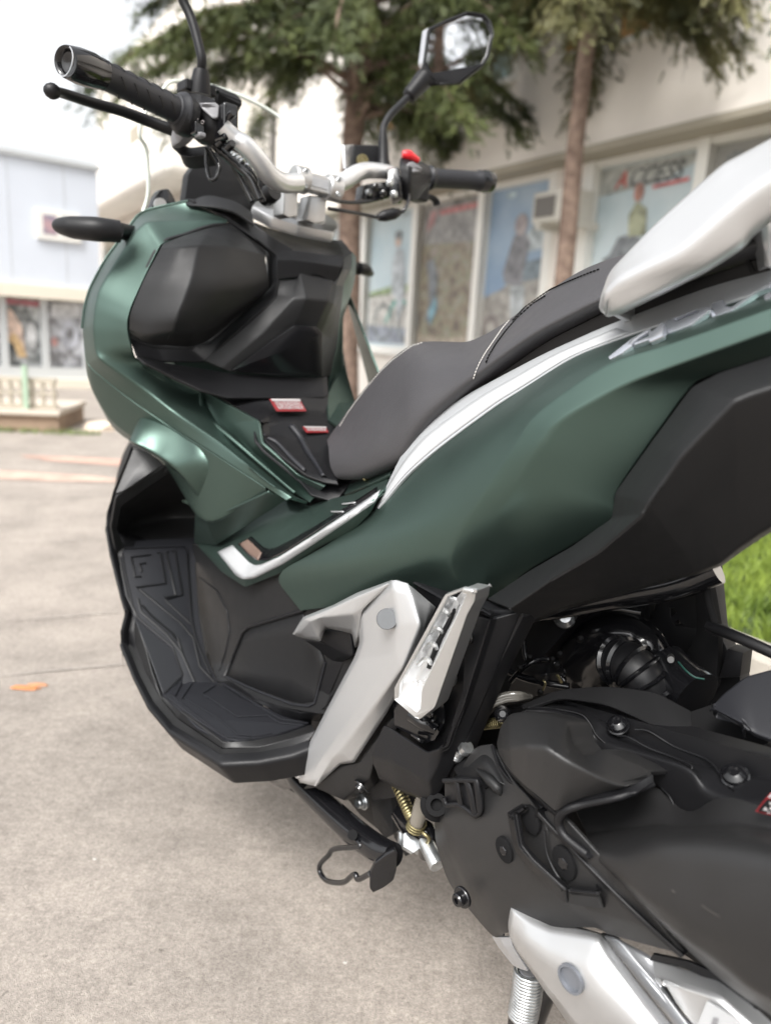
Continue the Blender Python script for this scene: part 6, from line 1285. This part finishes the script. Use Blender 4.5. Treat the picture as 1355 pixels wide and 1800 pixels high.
# ---- windscreen, dark cowl behind the bars, indicators
plate('headstock_cowl', [P(60+x/2.71, y/2.71, .26, 'f') for x, y in ((800,738),(735,830),(718,965),(760,985),(1040,1045),(1118,885),(1030,800),(930,740),(880,720))], DARK, root, soft=.1, thick=.02)
loft('dash_hood', [[A_(720,965,.20,'f'), A_(830,930,.20,'f'), A_(960,960,.18,'f'), A_(1040,1010,.16,'f')], [A_(740,975,.19,'f'), A_(860,985,.16,'f'), A_(960,1010,.14,'f'), A_(1050,1070,.12,'f')]], DARK, root)
gl = bpy.data.materials.new('screen_acrylic'); gl.use_nodes = True; t = gl.node_tree; t.nodes.clear()
tr = t.nodes.new('ShaderNodeBsdfTransparent'); tr.inputs[0].default_value = (.97,.98,.97,1); gs = t.nodes.new('ShaderNodeBsdfGlossy'); gs.inputs['Roughness'].default_value = .05
fr_ = t.nodes.new('ShaderNodeFresnel'); fr_.inputs[0].default_value = 1.35; mx_ = t.nodes.new('ShaderNodeMixShader'); oo = t.nodes.new('ShaderNodeOutputMaterial')
t.links.new(fr_.outputs[0], mx_.inputs[0]); t.links.new(tr.outputs[0], mx_.inputs[1]); t.links.new(gs.outputs[0], mx_.inputs[2]); t.links.new(mx_.outputs[0], oo.inputs[0])
EDGE = mat('screen_edge', (.62,.66,.60), .15, 0, .6, coat=.5)
wl = [(238,402,.27),(252,372,.29),(261,335,.29),(258,265,.28),(246,238,.27),(252,205,.27),(285,160,.28),(305,143,.29)]
wr = [(515,305,.27),(510,262,.28),(498,215,.29),(480,198,.30),(440,176,.31),(400,160,.32),(355,147,.32),(305,143,.29)]
WL = row('full','f',wl); WR = row('full','f',wr)
mid_ = [(a+b)/2 + .05*Fd for a, b in zip(WL, WR)]
loft('windscreen', [WL, mid_, WR], gl, root, su=.4, sv=.45, thick=0, bev=0)
tube('screen_rim', WL + WR[::-1][1:], .0030, EDGE, root, ns=8, n=6)
plate('screen_bracket', row('D','f',[(800,505),(825,430),(850,400),(890,395),(915,430),(935,485)], .26), GLOSS, root, soft=.15, thick=.02)
lathe('bracket_bolt', P(282,360,.245,'f'), P(283,359,.235,'f'), [(0,.010),(1,.009),(1,.004)], ALU, root, 16)
tube('indicator', [P(101,396,.352), P(106,397,.35), P(130,400,.338), P(170,403,.315), P(212,407,.285)], [.006,.0125,.018,.0195,.0175], BLACK, root, flat=.85, ns=20)
tube('indicator_stem', [P(205,405,.28), P(230,410,.25), P(270,420,.2)], .012, BLACK, root)
tube('indicator', [P(628,472,-.28), P(640,474,-.30), P(650,481,-.325)], [.018,.018,.010], BLACK, root, flat=.7)
tube('indicator_stem', [P(600,468,-.22), P(630,472,-.29)], .012, BLACK, root)
# ---- running gear that carries the scooter (mostly hidden by the bodywork)
def wheel(f, name):
    c = S(f, 0, .30)
    t = lathe(name, c - .06*Ld, c + .06*Ld, [(0,.20),(0,.25),(.08,.285),(.3,.298),(.5,.302),(.7,.298),(.92,.285),(1,.25),(1,.20)], mat('tyre', (.012,.012,.012), .8, bump=.4), root, 64, smooth=40)
    r_ = lathe('rim', c - .045*Ld, c + .045*Ld, [(0,.195),(0,.205),(.2,.19),(.8,.19),(1,.205),(1,.195)], DARK, t, 48)
    for k in range(5):
        th = 2*math.pi*k/5; e = Fd*math.cos(th)+Zd*math.sin(th)
        tube('spoke', [c, c + e*.1, c + e*.192], [.02,.013,.016], DARK, t, ns=10)
wheel(.62, 'wheel'); wheel(-.95, 'wheel')
tube('fork_leg', [S(.62,.085,.30), S(.42,.085,.70)], .024, GLOSS, root); tube('fork_leg', [S(.62,-.085,.30), S(.42,-.085,.70)], .024, GLOSS, root)
plate('under_frame', [S(.40,.10,.30), S(.40,.10,.72), S(.1,.06,.60), S(-.2,.06,.60), S(-1.15,.06,.80), S(-1.15,.06,.74), S(-.6,.06,.68), S(-.45,.06,.45), S(-.3,.06,.25), S(.1,.06,.22)][::-1], DARK, root, thick=.12, bev=0)
plate('tail_shell', [S(-.70,.11,.74), S(-.70,.11,.86), S(-1.20,.06,.96), S(-1.28,.04,.90)], GREEN, root, thick=.16)
plate('nose_shell', [S(.26,.16,.50), S(.26,.18,.90), S(.48,.10,.88), S(.62,.06,.70), S(.55,.08,.55)], GREEN, root, thick=.3, bev=.02)
loft('fairing', [[S(.25,-.16,.92), S(.0,-.14,.65), S(-.2,-.16,.70), S(-.9,-.13,.88)], [S(.28,-.27,.7), S(.0,-.2,.5), S(-.25,-.19,.60), S(-.9,-.18,.84)], [S(.25,-.25,.35), S(.0,-.27,.28), S(-.18,-.22,.34), S(-.42,-.17,.72)]], GREEN, root, flip=True)
